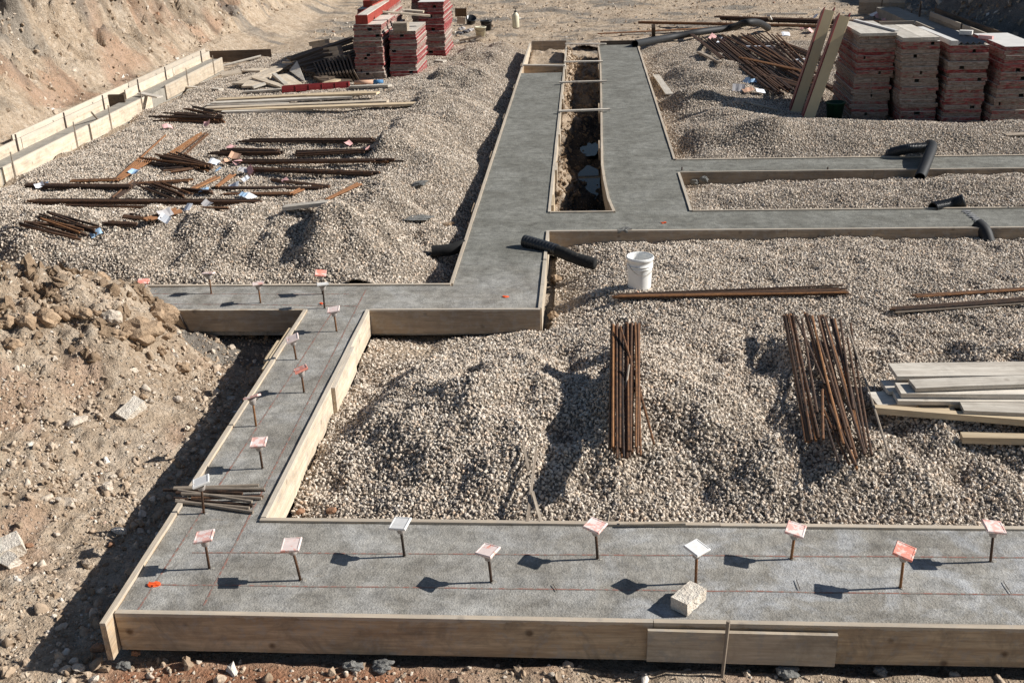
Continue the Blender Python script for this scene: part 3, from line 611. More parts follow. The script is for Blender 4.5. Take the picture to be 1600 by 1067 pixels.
def chalk(a, b, w=.012):
    a = np.array(a); b = np.array(b); n = max(2, int(np.hypot(*(b-a))/.1)); d = (b-a)/np.hypot(*(b-a)); q = np.array([-d[1], d[0]])*w/2
    bm = bmesh.new(); pr = None
    for i in range(n+1):
        p = a+(b-a)*i/n; l, r_ = p+q, p-q
        c = [bm.verts.new((v[0], v[1], float(slab_z(v[0], v[1]))+.0022)) for v in (l, r_)]
        if pr: bm.faces.new((pr[0], pr[1], c[1], c[0]))
        pr = c
    o = bmobj('chalk_line', bm, M['chalk'], ft)
for p, q in [((245, 912), (1600, 928)), ((300, 862), (1600, 870)), ((215, 952), (520, 486)), ((318, 945), (572, 452)), ((180, 459), (545, 459)), ((240, 474), (560, 478))]:
    chalk(P(*p)[:2], P(*q)[:2], .013)

# a second, separate footing at the foot of the left bank and one at the right bank
lf = link('concrete_footing', slab_mesh([(-10.16, -9.80, 10, 28.5)], .12, -.35), M['concpale']); tag(lf, 'narrow concrete footing with pale boards along the left earth bank', 'footing')
rf = link('concrete_footing', slab_mesh([(9.7, 10.35, 20, 37.0)], .15, -.35), M['concpale']); tag(rf, 'shaded concrete footing along the right earth bank behind the panel stacks', 'footing')

# ------------------------------------------------------------------ form boards
FG = 'form boards edging the footings'
def fb(a, b, m='form', z1=.012, h=.29, t=.038, label='', group=FG, sub=None, bow=.003):
    """a form board on edge between two plan points (centre line of its thickness)"""
    zc_ = z1-h/2
    o = plank('form_board', (a[0], a[1], zc_), (b[0], b[1], zc_), t, h, M[m], label, 'form board', group, bow=bow*.3, chip=.0012)
    return o
# near footing
fb((-2.985, 5.229), (.42, 5.229), 'form', label='long stained form board facing us at the near left corner')
fb((.424, 5.229), (6.5, 5.229), 'form', label='long form board running out of the photo behind the overlapping plank')
plank('splice_plank', (.385, 5.184, -.138), (1.53, 5.184, -.150), .026, .235, M['formpale'], 'short plank nailed over the joint of the nearest form board', 'plank', chip=.002)
fb((-3.014, 5.10), (-3.014, 8.0), 'form', label='left side form board whose end sticks out past the near corner', z1=.02)
fb((-3.014, 8.004), (-3.014, 10.34), 'form', label='farther form board on the left side of the near left footing', z1=.018)
fb((-2.35, 6.292), (.95, 6.292), 'form', label='thin-edged form board between the near footing and the gravel heap', z1=.014)
fb((.954, 6.292), (8.5, 6.292), 'form', label='form board behind the near footing at the right edge of the photo', z1=.012)
fb((-2.332, 6.315), (-2.332, 8.75), 'formpale', label='bright form board between the left footing and the gravel heap, nearer half', z1=.016)
fb((-2.332, 8.754), (-2.332, 10.34), 'formpale', label='bright form board between the left footing and the bare earth, farther half', z1=.014)
plank('splice_plank', (-2.293, 8.45, -.13), (-2.293, 9.35, -.12), .034, .27, M['formpale'], 'pale splice plank at the middle of the left footing inner side', 'plank')
plank('splice_board', (-3.056, 8.85, -.02), (-3.056, 9.85, -.02), .034, .05, M['fresh'], 'yellow splice board nailed outside the left footing by the shaded gap', 'plank')
plank('splice_board', (-3.10, 9.05, -.03), (-3.10, 9.55, -.03), .034, .05, M['fresh'], 'short outer splice board beside the longer yellow one', 'plank')
# cross footing
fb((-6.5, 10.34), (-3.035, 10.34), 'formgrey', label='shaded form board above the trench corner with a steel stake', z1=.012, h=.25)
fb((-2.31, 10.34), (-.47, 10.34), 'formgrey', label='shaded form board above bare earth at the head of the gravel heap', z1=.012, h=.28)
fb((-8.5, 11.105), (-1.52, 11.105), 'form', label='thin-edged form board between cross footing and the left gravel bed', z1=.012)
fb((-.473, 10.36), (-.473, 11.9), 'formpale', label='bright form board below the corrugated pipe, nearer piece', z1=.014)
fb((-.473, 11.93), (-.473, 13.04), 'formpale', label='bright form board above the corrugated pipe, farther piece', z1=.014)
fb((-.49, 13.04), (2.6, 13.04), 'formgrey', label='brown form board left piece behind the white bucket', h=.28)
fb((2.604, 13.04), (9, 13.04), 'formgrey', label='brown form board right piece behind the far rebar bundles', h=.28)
# long footings
ysg = [11.125, 14.2, 17.3, 20.4, 23.6, 26.6, 30.2]
for k in range(6):
    fb((-1.516, ysg[k]), (-1.516, ysg[k+1]-.004), 'formpale' if k == 5 else 'form', label='form board number %s from the near end on the left side of the long footings' % ['one', 'two', 'three', 'four', 'five', 'six'][k])
    if k: plank('scab_block', (-1.556, ysg[k]-.22, -.09), (-1.556, ysg[k]+.22, -.09), .036, .17, M['form'], 'small splice block at joint %s outside the left long footing' % ['', 'one', 'two', 'three', 'four', 'five'][k], 'wood block', 'splice blocks outside the left long footing')
ysg = [13.9, 16.4, 18.9, 22.2, 25.9, 29.7]
for k in range(5):
    fb((-.482, ysg[k]), (-.482, ysg[k+1]-.004), 'formpale', label='form board piece %s on the left side of the open trench' % ['one', 'two', 'three', 'four', 'five'][k])
    if k: plank('scab_block', (-.444, ysg[k]-.25, -.10), (-.444, ysg[k]+.22, -.10), .034, .22, M['formpale'], 'splice block %s inside the left wall of the open trench' % ['', 'one', 'two', 'three', 'four'][k], 'wood block', 'splice blocks inside the open trench')
plank('scab_block', (-.444, 14.2, -.12), (-.444, 14.75, -.12), .034, .26, M['fresh'], 'yellow upright splice block at the near left corner of the trench', 'wood block')
for k in range(len(TRY)-1):
    fb((TRX[k]-.022, TRY[k]), (TRX[k+1]-.022, TRY[k+1]-.003), 'form', label='bowed form board piece %s on the right side of the open trench' % ['one', 'two', 'three', 'four', 'five', 'six', 'seven', 'eight'][k])
for k, (y0, s) in enumerate([(17.9, .3), (21.0, .5), (26.0, .4)]):
    plank('scab_block', (float(trench_right(y0))-.062, y0-s, -.10), (float(trench_right(y0))-.062, y0+s, -.10), .034, .2, M['form'], 'splice block %s inside the right wall of the open trench' % ['one', 'two', 'three'][k], 'wood block')
fb((-.46, 13.897), (.40, 13.897), 'form', label='short form board closing the near end of the open trench')
ysg = [16.76, 19.6, 22.4, 25.6, 29.6]
for k in range(4):
    fb((1.455, ysg[k]), (1.455, ysg[k+1]-.004), 'form', label='form board piece %s on the right side of the right long footing' % ['one', 'two', 'three', 'four'][k])
    plank('scab_block', (1.492, ysg[k+1]-.62, -.10), (1.492, ysg[k+1]-.30, -.10), .034, .18, M['form'], 'small splice block %s outside the right long footing' % ['one', 'two', 'three', 'four'][k], 'wood block')
fb((-1.47, 30.3), (-.50, 30.3), 'formgrey', label='dark end board across the empty head of the left long footing', z1=.05)
fb((.44, 29.65), (1.43, 29.65), 'darkwood', label='dark end board across the head of the right long footing', z1=.10, h=.3)
fb((-1.49, 26.45), (-.51, 26.45), 'form', label='plank bulkhead across the left long footing past its poured end', z1=.02, h=.22)
# right cross footings
fb((1.455, 13.90), (1.455, 15.93), 'formpale', label='bright side board at the left end of the narrow gravel bed')
fb((1.48, 13.90), (9, 13.90), 'form', label='thin-edged form board on the near side of the narrow gravel bed')
fb((1.48, 15.945), (4.4, 15.945), 'formgrey', label='brown form board on the far side of the narrow gravel bed, left piece', h=.28)
fb((4.404, 15.945), (9, 15.945), 'formgrey', label='brown form board on the far side of the narrow gravel bed, right piece', h=.28)
fb((1.48, 16.737), (9, 16.737), 'form', label='thin-edged form board below the far right gravel bed')
# braces across the trench
for (p, q, lb) in [((817, 102), (884, 103), 'top of the bulkhead'), ((883, 69), (947, 69), 'at its far end'), ((881, 97), (942, 96), 'second from its far end'), ((874, 129), (948, 127), 'third from its far end'), ((873, 174), (953, 171), 'nearest to us')]:
    a = P(*p, .05); b = P(*q, .05)
    plank('cross_brace', a, b, .085, .03, M['grey'], 'grey cross brace laid over the open trench %s' % lb if 'bulk' not in lb else 'grey strip laid along the top of the plank bulkhead', 'cross brace', 'braces across the trench')
# left bank footing boards
ys2 = [9.5, 14.0, 18.2, 22.0]
for k in range(3):
    fb((-10.185, ys2[k]), (-10.185, ys2[k+1]-.02), 'formpale', z1=.20, h=.42, t=.03, label='pale inner board %s standing below the left earth bank' % ['partly out of the photo', 'in the middle', 'before the dark gap'][k], group='inner boards below the left bank')
for k, (a, b) in enumerate([(22.9, 25.8), (25.82, 28.6)]):
    fb((-10.185, a), (-10.185, b), 'formpale', z1=.19, h=.42, t=.03, label=['pale inner board just beyond the dark gap below the bank', 'pale inner board at the far end below the bank'][k], group='inner boards below the left bank')
for k, (a, b) in enumerate([(9, 13.8), (14.4, 17.6), (18.3, 23.6), (23.62, 28.9)]):
    fb((-10.40, a), (-10.40, b), 'formpale', z1=.225, h=.5, t=.03, label='tall pale outer board %s against the left earth bank' % ['out of the photo', 'at the photo edge', 'in the middle', 'at the far end'][k], group='outer boards below the left bank')
plank('end_plank', (-10.20, 22.45, -.0), (-10.20, 22.5, .0), .35, .34, M['darkwood'], 'dark rust brown plate closing the gap between the pale boards', 'plate')
for k, (a, b, dz) in enumerate([(9.5, 13.6, .0), (13.7, 16.6, 0), (16.7, 20.0, .0), (20.1, 23.3, .0), (24.2, 28.4, .02)]):
    fb((-9.78, a), (-9.78, b), 'formpale', z1=.03+dz, h=.33, t=.03, label='pale board %s between the gravel and the bank footing' % ['out of the photo', 'at the photo edge', 'second from the photo edge', 'third from the photo edge', 'at the far end'][k], group='boards between gravel and bank footing')
fb((-10.6, 29.6), (-8.8, 29.75), 'darkwood', z1=.05, h=.32, label='dark shaded form board beyond the end of the bank footing', group=None)
# right bank footing boards
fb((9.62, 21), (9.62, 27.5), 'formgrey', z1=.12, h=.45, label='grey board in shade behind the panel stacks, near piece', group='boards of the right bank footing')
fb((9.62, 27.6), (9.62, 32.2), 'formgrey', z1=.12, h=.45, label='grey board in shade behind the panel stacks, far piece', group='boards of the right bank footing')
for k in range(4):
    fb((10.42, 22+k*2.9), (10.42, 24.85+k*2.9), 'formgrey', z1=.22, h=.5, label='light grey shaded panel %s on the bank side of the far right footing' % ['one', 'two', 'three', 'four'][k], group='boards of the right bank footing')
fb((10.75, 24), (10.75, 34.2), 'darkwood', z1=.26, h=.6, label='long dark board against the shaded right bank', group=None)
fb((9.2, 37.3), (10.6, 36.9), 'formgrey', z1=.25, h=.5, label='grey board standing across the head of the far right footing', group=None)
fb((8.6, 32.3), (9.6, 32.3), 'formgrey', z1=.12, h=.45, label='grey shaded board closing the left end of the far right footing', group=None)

# ------------------------------------------------------------------ stakes
def stake(x, y, z0, z1, label, r=.011, m='stake', lean=(0, 0), group='steel stakes holding the form boards'):
    o = bmobj('steel_stake', tube_mesh([(0, 0, z0), (lean[0]*.5, lean[1]*.5, (z0+z1)/2), (lean[0], lean[1], z1)], [r*.8, r, r], 8), M[m]); o.location = (x, y, 0)
    tag(o, label, 'stake', group); return o
a = PY(1128, 1055, 5.10); b = PY(1138, 972, 5.16)
o = bmobj('steel_stake', tube_mesh([a-np.array([0, 0, .08]), b+np.array([0, 0, .01])], [.010, .013], 8), M['steel']); tag(o, 'steel stake leaning against the splice plank of the nearest form board', 'stake')
a = PY(296, 516, 10.31); b = PY(275, 484, 10.315)
o = bmobj('steel_stake', tube_mesh([a-np.array([0, 0, .05]), b+np.array([0, 0, .02])], [.012, .012], 8), M['stake']); tag(o, 'dark stake leaning on the shaded board above the trench corner', 'stake')
for k, y in enumerate([15.4, 18.0, 19.9, 21.7, 23.6, 25.3, 27.9]):
    stake(-10.155, y, -.25, .30, 'dark stake %s along the pale boards of the bank footing' % ['first', 'second', 'third', 'fourth', 'fifth', 'sixth', 'seventh'][k], .016)
for k, y in enumerate([17.0, 19.4, 21.0, 22.7, 25.6, 27.6]):
    stake(-9.745, y, -.3, .22, 'thin stake %s on the gravel side of the bank footing' % ['first', 'second', 'third', 'fourth', 'fifth', 'sixth'][k], .012, 'steel')
for k, (x, y) in enumerate([(10.38, 24.8), (10.38, 27.7), (10.38, 30.6), (9.66, 24), (9.66, 26), (9.66, 29), (10.3, 34.2), (9.9, 37.1)]):
    stake(x, y, -.2, .45 if k > 5 else .26, 'dark stake %s along the shaded right bank footing' % ['first', 'second', 'third', 'fourth', 'fifth', 'sixth', 'near the head', 'at the head'][k], .03 if k > 5 else .016, 'darkwood' if k > 5 else 'stake')
for k, (px, py) in enumerate([(765, 186), (1067, 180), (1065, 265), (1292, 265), (1288, 268)][1:4]):
    q = P(px, py, 0); stake(q[0], q[1]-.05, -.3, .05, 'short stake %s along the right cross footing boards' % ['first', 'second', 'third'][k], .012)
for k, (px, py) in enumerate([(762, 293), (742, 352), (776, 228)]):
    q = P(px, py, 0); stake(-1.55, q[1], -.3, .04, 'short stake %s outside the left long footing' % ['near the pipe', 'midway', 'farther along'][k], .013)
a = hit(240, 152); a = P(245, 158, .04); b = P(278, 148, .06)
plank('loose_plank', P(219, 146, .06), P(250, 152, .04), .16, .03, M['grey'], 'grey plank laid across the bank footing near the dark gap', 'plank')
plank('loose_plank', hit(276, 135, .03), hit(345, 140, .03), .12, .04, M['grey'], 'grey plank lying on gravel beside the far bank footing', 'plank')
o = bmobj('steel_stake', tube_mesh([P(143, 176, .25), hit(163, 198, .0)], [.02, .02], 8), M['steel']); tag(o, 'pale round stake leaning over the middle of the bank footing', 'stake')

# ------------------------------------------------------------------ capped rebar dowels
def cap_mesh():
    bm = bmesh.new(); s = .062; t = .0085
    prof = [(-s, -s), (s, -s), (s, s), (-s, s)]
    def ring(k, z, inner=1.0): return [bm.verts.new((x*k*inner, y*k*inner, z)) for x, y in prof]
    a = ring(.97, -t); b = ring(1.0, -t*.3); c = ring(1.0, t*.8); d = ring(.94, t*1.2); e = ring(.84, t*1.2); f = ring(.82, t*.9)
    rs = [a, b, c, d, e, f]
    for p, q in zip(rs[:-1], rs[1:]):
        for k in range(4): bm.faces.new((p[k], p[(k+1) % 4], q[(k+1) % 4], q[k]))
    bm.faces.new(a[::-1]); bm.faces.new(f); return bm
def collar_mesh():
    bm = lathe([(.0, .0), (.026, 0), (.030, -.004), (.026, -.024), (.021, -.05), (.019, -.052), (.012, -.053)], 14)
    for k in range(4):                                          # ribs under the plate
        a = math.pi/4+k*math.pi/2; c, s = math.cos(a), math.sin(a); w = .0025
        v = [bm.verts.new((c*r-s*q, s*r+c*q, z)) for r, z in ((.02, 0), (.055, 0), (.022, -.03)) for q in (-w, w)]
        bm.faces.new((v[0], v[2], v[4])); bm.faces.new((v[1], v[5], v[3])); bm.faces.new((v[2], v[3], v[5], v[4]))
    return bm
CAPS = [  # base pixel, cap pixel, material, plate turn in degrees, tilt, label
 ((327,887),(319,838),'cappink',8,(-7,2),'pink cap on the rebar nearest the left corner of the near footing'),
 ((470,905),(455,851),'capblush',2,(-3,9),'blush cap on the rebar just right of the chalk line corner'),
 ((632,868),(625,818),'capwhite',-14,(-6,8),'clean white cap on the rebar beside the gravel heap, front left'),
 ((768,908),(762,860),'capblush',-28,(-4,3),'blush cap turned cornerwise, straight below the two wood sticks'),
 ((934,872),(930,821),'cappink',-30,(6,4),'pink speckled cap turned cornerwise beside the gravel, above the white one'),
 ((1087,910),(1089,856),'capwhite',42,(0,8),'white diamond cap on the rebar right behind the loose brick'),
 ((1236,872),(1243,827),'cappink',-20,(8,8),'pink cap between the white diamond cap and the coral cap'),
 ((1407,917),(1413,861),'capcoral',-25,(12,10),'coral red cap on the near footing above the splice plank end'),
 ((1548,876),(1553,823),'cappink',0,(6,5),'pink edged cap on the rebar nearest the right edge of the photo'),
 ((318,801),(314,752),'capwhite',20,(-14,-2),'white cap on the rebar standing in the bundle of short rods'),
 ((410,731),(404,691),'cappink',5,(-2,8),'pink and white cap on the narrow footing just beyond the rod bundle'),
 ((400,665),(394,620),'cappink',10,(-14,-24),'edge-on pink cap leaning over the left board of the narrow footing'),
 ((475,612),(470,577),'capcoral',25,(-16,-8),'coral edged cap on the right half of the narrow footing'),
 ((463,561),(457,529),'capblush',16,(-18,6),'blush cap on the narrow footing by the yellow splice boards'),
 ((526,517),(521,484),'capblush',8,(-8,4),'blush cap near the top of the narrow footing below the junction'),
 ((507,481),(504,444),'capwhite',18,(0,-12),'white flat cap in front of another at the footing junction'),
 ((504,459),(501,427),'capcoral',10,(8,14),'coral cap hidden behind the white one at the footing junction'),
 ((407,473),(403,443),'cappink',22,(-4,-10),'small pink cap in the middle of the cross footing'),
 ((330,458),(326,427),'capblush',4,(0,-16),'flat blush cap on the far side of the cross footing'),
 ((229,470),(224,440),'capcoral',14,(4,6),'bright orange cap on the cross footing beside the earth heap'),
 ((155,464),(150,433),'capcoral',20,(10,-6),'orange cap half hidden behind the clods of the earth heap')]
cm = bpy.data.meshes.new('cap'); b_ = cap_mesh(); bmesh.ops.recalc_face_normals(b_, faces=b_.faces); b_.to_mesh(cm); b_.free()
clm = bpy.data.meshes.new('collar'); b_ = collar_mesh(); b_.to_mesh(clm); b_.free(); clm.shade_smooth(); clm.materials.append(M['collar'])
for (bp_, hp, mm, rot, tilt, lb) in CAPS:
    B = P(*bp_, 0.0); T = PY(*hp, B[1]-.004); T[2] = max(T[2], .17)
    root = empty('capped_rebar', B); tag(root, lb, 'rebar cap', 'capped rebars standing in the footings')
    top = Vector(T)-Vector(B)
    rd = bmobj('rod', tube_mesh([(0, 0, -.03), tuple(top*.5), tuple(top-top.normalized()*.02)], [.0095]*3, 8), M['rust'], root, True)
    cap_me = cm.copy(); cap_me.materials.clear(); cap_me.materials.append(M[mm]); c = link('cap', cap_me, None, root)
    c.location = top; c.rotation_euler = Euler((math.radians(tilt[1]), math.radians(tilt[0]), math.radians(rot)), 'XYZ')
    k = link('collar', clm, None, root); k.scale = (1.2, 1.2, 1.25); k.location = top-Vector((0, 0, .004)); k.rotation_euler = (top.normalized().to_track_quat('Z', 'Y')).to_euler()
    # crumb of set concrete at the foot of the rod
    bm = bmesh.new(); bmesh.ops.create_icosphere(bm, subdivisions=2, radius=.02)
    for v in bm.verts: v.co = Vector((v.co.x*1.3, v.co.y, v.co.z*.35))*(1+.3*rnd.uniform(-1, 1))
    g = bmobj('grout_crumb', bm, M['conc'], root); g.location = (.012, .004, -.006)

# ------------------------------------------------------------------ rebar
def bar(a, b, r, m, label, group, bend=0.0, cat='rebar', name='rebar'):
    a = Vector(a); b = Vector(b); L = (b-a).length; mid = (a+b)/2
    d = (b-a).normalized(); s = d.cross(Vector((0, 0, 1))).normalized(); n = 5
    w = rnd.uniform(-1, 1)*.0045*L+bend; pts = []
    for i in range(n+1):
        u = i/n; pts.append((-L/2+L*u, w*math.sin(u*math.pi), .0))
    o = bmobj(name, tube_mesh(pts, r, 7), M[m], smooth=False); mt, _ = frame(a, b); o.matrix_world = mt
    tag(o, label, cat, group); return o
NB = [0]
def bundle(p0, p1, w0, w1, n, r, m, label, layers=2, lift=0.0, jl=.03, cross=.25, seed=0, raw=None, mix=None):
    """n bars laid side by side from one pixel to another; w0 and w1 are the widths of the two ends in metres"""
    rr = random.Random(seed*7+n); a, b = rest(p0, p1, r, lift)
    d = Vector(b-a); d.z = 0; d.normalize(); s = Vector((-d.y, d.x, 0)); a = Vector(a); b = Vector(b)
    per = int(math.ceil(n/layers))
    for k in range(n):
        lay_ = k//per; u = ((k % per)+.5)/per-.5; u0 = u+rr.uniform(-1, 1)*cross/per*1.5; u1 = u+rr.uniform(-1, 1)*cross/per*1.5
        if rr.random() < cross*.35: u1 = rr.uniform(-.5, .5)
        z = lay_*r*1.75+rr.uniform(0, r*.6)
        q0 = a+s*u0*w0+d*rr.uniform(-1, 1)*jl+Vector((0, 0, z)); q1 = b+s*u1*w1+d*rr.uniform(-1, 1)*jl+Vector((0, 0, z+rr.uniform(-.3, .3)*r))
        bar(q0, q1, r*rr.uniform(.9, 1.08), (mix and rr.random() < .35 and mix) or m, label, label.split(',')[0]); NB[0] += 1
# near bundle left of the middle
def pixbars(lst, r, m, label, group, mix='rustdark'):
    rr = random.Random(len(lst))
    zs = []
    ca = np.mean([q[:4] for q in lst], 0); a, b = rest((ca[0], ca[1]), (ca[2], ca[3]), r, .0); za, zb = a[2]+.015, b[2]+.03
    for k, (x0, y0, x1, y1, lf_) in enumerate(lst):
        zz = lambda py: za+(zb-za)*(py-ca[1])/(ca[3]-ca[1])+lf_
        a = P(x0, y0, zz(y0)); b = P(x1, y1, zz(y1)); bar(a, b, r*rr.uniform(.92, 1.08), m if rr.random() < .65 else mix, label, group); NB[0] += 1
L1 = []
for k in range(25):
    u = k/24; j = rnd.uniform; L1.append((955+44*u+j(-1.5, 1.5), 507+j(-3, 3)+ (3 if .25 < u < .5 else 0), 953+47*u+j(-2, 2), 706+j(-9, 10), .030+(k % 3)*.014))
pixbars(L1, .0098, 'rust', 'rusty rebar packed in the upright bundle nearest below the white bucket', 'upright bundle of rebar below the bucket')
a, b = rest((969, 510), (1022, 694), .0098, .065); bar(a, b, .0098, 'rust', 'single rebar crossing the upright bundle and sticking out to its lower right', None)
a, b = rest((983, 570), (963, 716), .0095, .06); bar(a, b, .0095, 'steel', 'grey rebar slanting across the top of the upright bundle below the bucket', None)
a, b = rest((985, 620), (980, 712), .0095, .06); bar(a, b, .0095, 'steel', 'shorter grey rebar lying on the lower end of the upright bundle', None)
L2 = [(1224,493,1259,690),(1227,493,1266,690),(1232,491,1268,688),(1235,491,1275,688),(1239,492,1280,685),(1253,498,1277,645),(1257,489,1311,690),(1260,490,1321,685),(1266,493,1330,700),(1282,493,1338,715),(1286,493,1342,677),(1287,495,1351,710),(1297,495,1353,706),(1301,498,1352,709),(1313,499,1334,640),(1329,505,1362,711),(1324,528,1354,700),(1285,609,1286,686),(1286,637,1327,725),(1289,655,1310,722),(1296,632,1337,727),(1304,640,1339,733),(1309,650,1332,722),(1243,495,1288,600),(1229,492,1263,691),(1262,491,1306,672),(1269,494,1318,694),(1290,496,1347,694),(1304,499,1345,690),(1278,494,1324,668)]
pixbars([(*q, .032+(i % 3)*.012) for i, q in enumerate(L2)], .0110, 'rust', 'rusty rebar in the loose fanned pile between the gravel and the planks', 'fanned pile of rebar near the planks', 'rustdark')
a, b = rest((1321, 503), (1390, 716), .0098, .075); bar(a, b, .0098, 'steel', 'lone grey rebar at the right edge of the fanned pile reaching past the planks', None)
bundle((962, 465), (1317, 455), .07, .26, 12, .0115, 'rustdark', 'brown rebar in the flat bundle directly right of the white bucket', 2, .01, .05, .35, 3, mix='rust')
bundle((1429, 463), (1660, 447), .07, .11, 5, .0115, 'rust', 'rebar in the upper thin bundle running off the right edge', 1, .01, .03, .4, 4)
bundle((1394, 486), (1660, 467), .10, .15, 8, .0125, 'rustdark', 'rebar in the lower thin bundle running off the right edge', 2, .01, .04, .2, 5, mix='steel')
# short rods lying on the narrow footing
RL = [(256,770,380,775),(273,768,405,763),(273,772,415,772),(276,776,415,771),(280,774,395,791),(285,779,410,786),(273,781,395,792),(275,784,396,802),(275,787,390,796),(300,783,412,780)]
for k, q in enumerate(RL):
    a = P(q[0], q[1], 0.0); b = P(q[2], q[3], 0.0); lz = .012+.0*k+[.012, .018, .035, .02, .03, .03, 0, 0, .003, .012][k]
    a[2] = lz+.004; b[2] = lz
    bar(a, b, .0125, 'steel' if k % 3 else 'rustdark', 'grimy short rod in the small bundle lying across the narrow footing', 'short rods lying across the narrow footing', cat='steel rod', name='short_rod'); NB[0] += 1
# left gravel field
bundle((390, 221), (592, 222), .28, .30, 8, .016, 'rustdark', 'dark rebar in the long straight bundle farthest up the left gravel bed', 2, 0, .25, .3, 11)
bundle((345, 239), (437, 240), .45, .30, 13, .016, 'rustdark', 'dark rebar in the thick short bundle beside the pink tags', 3, 0, .12, .5, 12)
bundle((465, 241), (575, 237), .28, .22, 9, .016, 'rustdark', 'dark rebar in the short bundle tied with a pink tag on its right', 2, 0, .1, .5, 13)
bundle((378, 255), (610, 254), .28, .22, 8, .016, 'rustdark', 'brown rebar in the long bundle just above the bent one, middle of left bed', 2, 0, .3, .3, 14, mix='rust')
bundle((392, 266), (592, 273), .20, .18, 7, .016, 'rustdark', 'brown rebar in the slightly slanting long bundle of the left bed', 2, 0, .1, .25, 15, mix='rust')
bundle((424, 281), (515, 292), .08, .08, 4, .016, 'rustdark', 'dark rebar in the thin slanting bundle marked by a small white tag', 1, 0, .05, .2, 16)
bundle((336, 294), (505, 294), .10, .08, 4, .016, 'rustdark', 'rebar in the thin bundle right of the bright white tag', 1, 0, .05, .2, 17, mix='rust')
bundle((349, 304), (458, 303), .10, .14, 5, .015, 'rust', 'brown rebar in the thin bundle with a turned up orange end', 1, 0, .05, .2, 18)
bundle((42, 292), (205, 294), .14, .14, 8, .016, 'rustdark', 'black rebar in the bundle under the white and blue tag at far left', 2, 0, .02, .1, 19)
bundle((50, 317), (400, 318), .12, .12, 8, .016, 'rustdark', 'dark rebar in the longest bundle of the left gravel bed', 2, 0, .1, .15, 20, mix='rust')
bundle((95, 322), (350, 326), .06, .10, 4, .015, 'rust', 'brown rebar just under the longest bundle of the left bed', 1, 0, .1, .2, 21)
bundle((60, 344), (135, 366), .62, .50, 14, .016, 'rustdark', 'dark rebar in the slanting spread pile nearest the earth heap', 2, .01, .12, .3, 22, mix='rust')
bundle((168, 350), (210, 353), .14, .14, 5, .015, 'rustdark', 'dark short rebar in the small heap right of the spread pile', 2, 0, .05, .3, 23)
bundle((196, 338), (236, 343), .18, .14, 5, .015, 'rustdark', 'dark rebar of the bent bundle with a grey tag', 1, 0, .05, .3, 24)
bundle((232, 343), (280, 329), .10, .20, 5, .015, 'orange_rust', 'orange bent end of rebar reaching up beside the grey tag', 1, .01, .05, .2, 25)
bundle((115, 283), (186, 281), .10, .14, 5, .015, 'rust', 'brown rebar in the flat bundle left of the bright orange one', 1, .01, .05, .2, 26)
bundle((183, 282), (232, 248), .10, .40, 8, .011, 'orange_rust', 'bright orange rebar fanned out below the blue tag', 1, .02, .08, .1, 27)
bundle((204, 262), (258, 212), .02, .02, 1, .015, 'orange_rust', 'long thin orange rebar pointing up to the pale pink tag', 1, .01, .0, .2, 28)
bundle((268, 248), (320, 208), .42, .25, 7, .012, 'rust', 'tan rebar in the flat sheaf leaning away above the messy pile', 1, .01, .1, .1, 29)
bundle((250, 250), (322, 266), .75, .22, 19, .016, 'rustdark', 'dark rebar in the messy pile below the tan sheaf', 4, .0, .12, .7, 30, mix='rust')
bundle((262, 268), (325, 262), .35, .25, 8, .016, 'rustdark', 'dark rebar lying under the messy pile', 2, .0, .12, .5, 31, mix='rust')
bundle((210, 288), (290, 283), .14, .20, 5, .016, 'rust', 'brown rebar between the blue tag and the small dark pile', 1, .0, .1, .2, 32)
bundle((235, 290), (285, 309), .40, .40, 10, .016, 'rustdark', 'dark rebar in the small slanting pile with bright rust edges', 2, .02, .08, .3, 33, mix='rust')
bundle((178, 311), (214, 283), .10, .20, 4, .015, 'rustdark', 'brown rebar leaning away between the two long dark bundles', 1, .0, .05, .2, 34)
bundle((286, 298), (333, 303), .06, .06, 4, .016, 'rustdark', 'short dark rebar beside the pale blue tag on gravel', 2, .0, .05, .2, 35)
bundle((296, 298), (340, 277), .06, .12, 3, .015, 'rust', 'tan rebar slanting up toward the tags in the middle', 1, .0, .05, .2, 36)
bundle((338, 293), (364, 274), .06, .12, 4, .015, 'orange_rust', 'orange bent rebar end left of the bright white tag', 1, .01, .03, .2, 37)
bundle((511, 312), (561, 288), .05, .12, 4, .015, 'orange_rust', 'brown flat rebar behind the short white timber', 1, .01, .03, .1, 38)
bundle((455, 304), (471, 297), .08, .12, 3, .015, 'orange_rust', 'turned up orange rebar end at the right tip of its bundle', 1, .01, .02, .1, 39)
bundle((266, 183), (343, 190), .80, .30, 18, .017, 'rustdark', 'dark rebar in the tangled heap left of the long planks', 4, .0, .2, .9, 40, mix='rust')
bundle((300, 170), (345, 182), .30, .20, 6, .016, 'rustdark', 'grey rebar at the back of the tangled heap by the planks', 2, .05, .1, .6, 41)
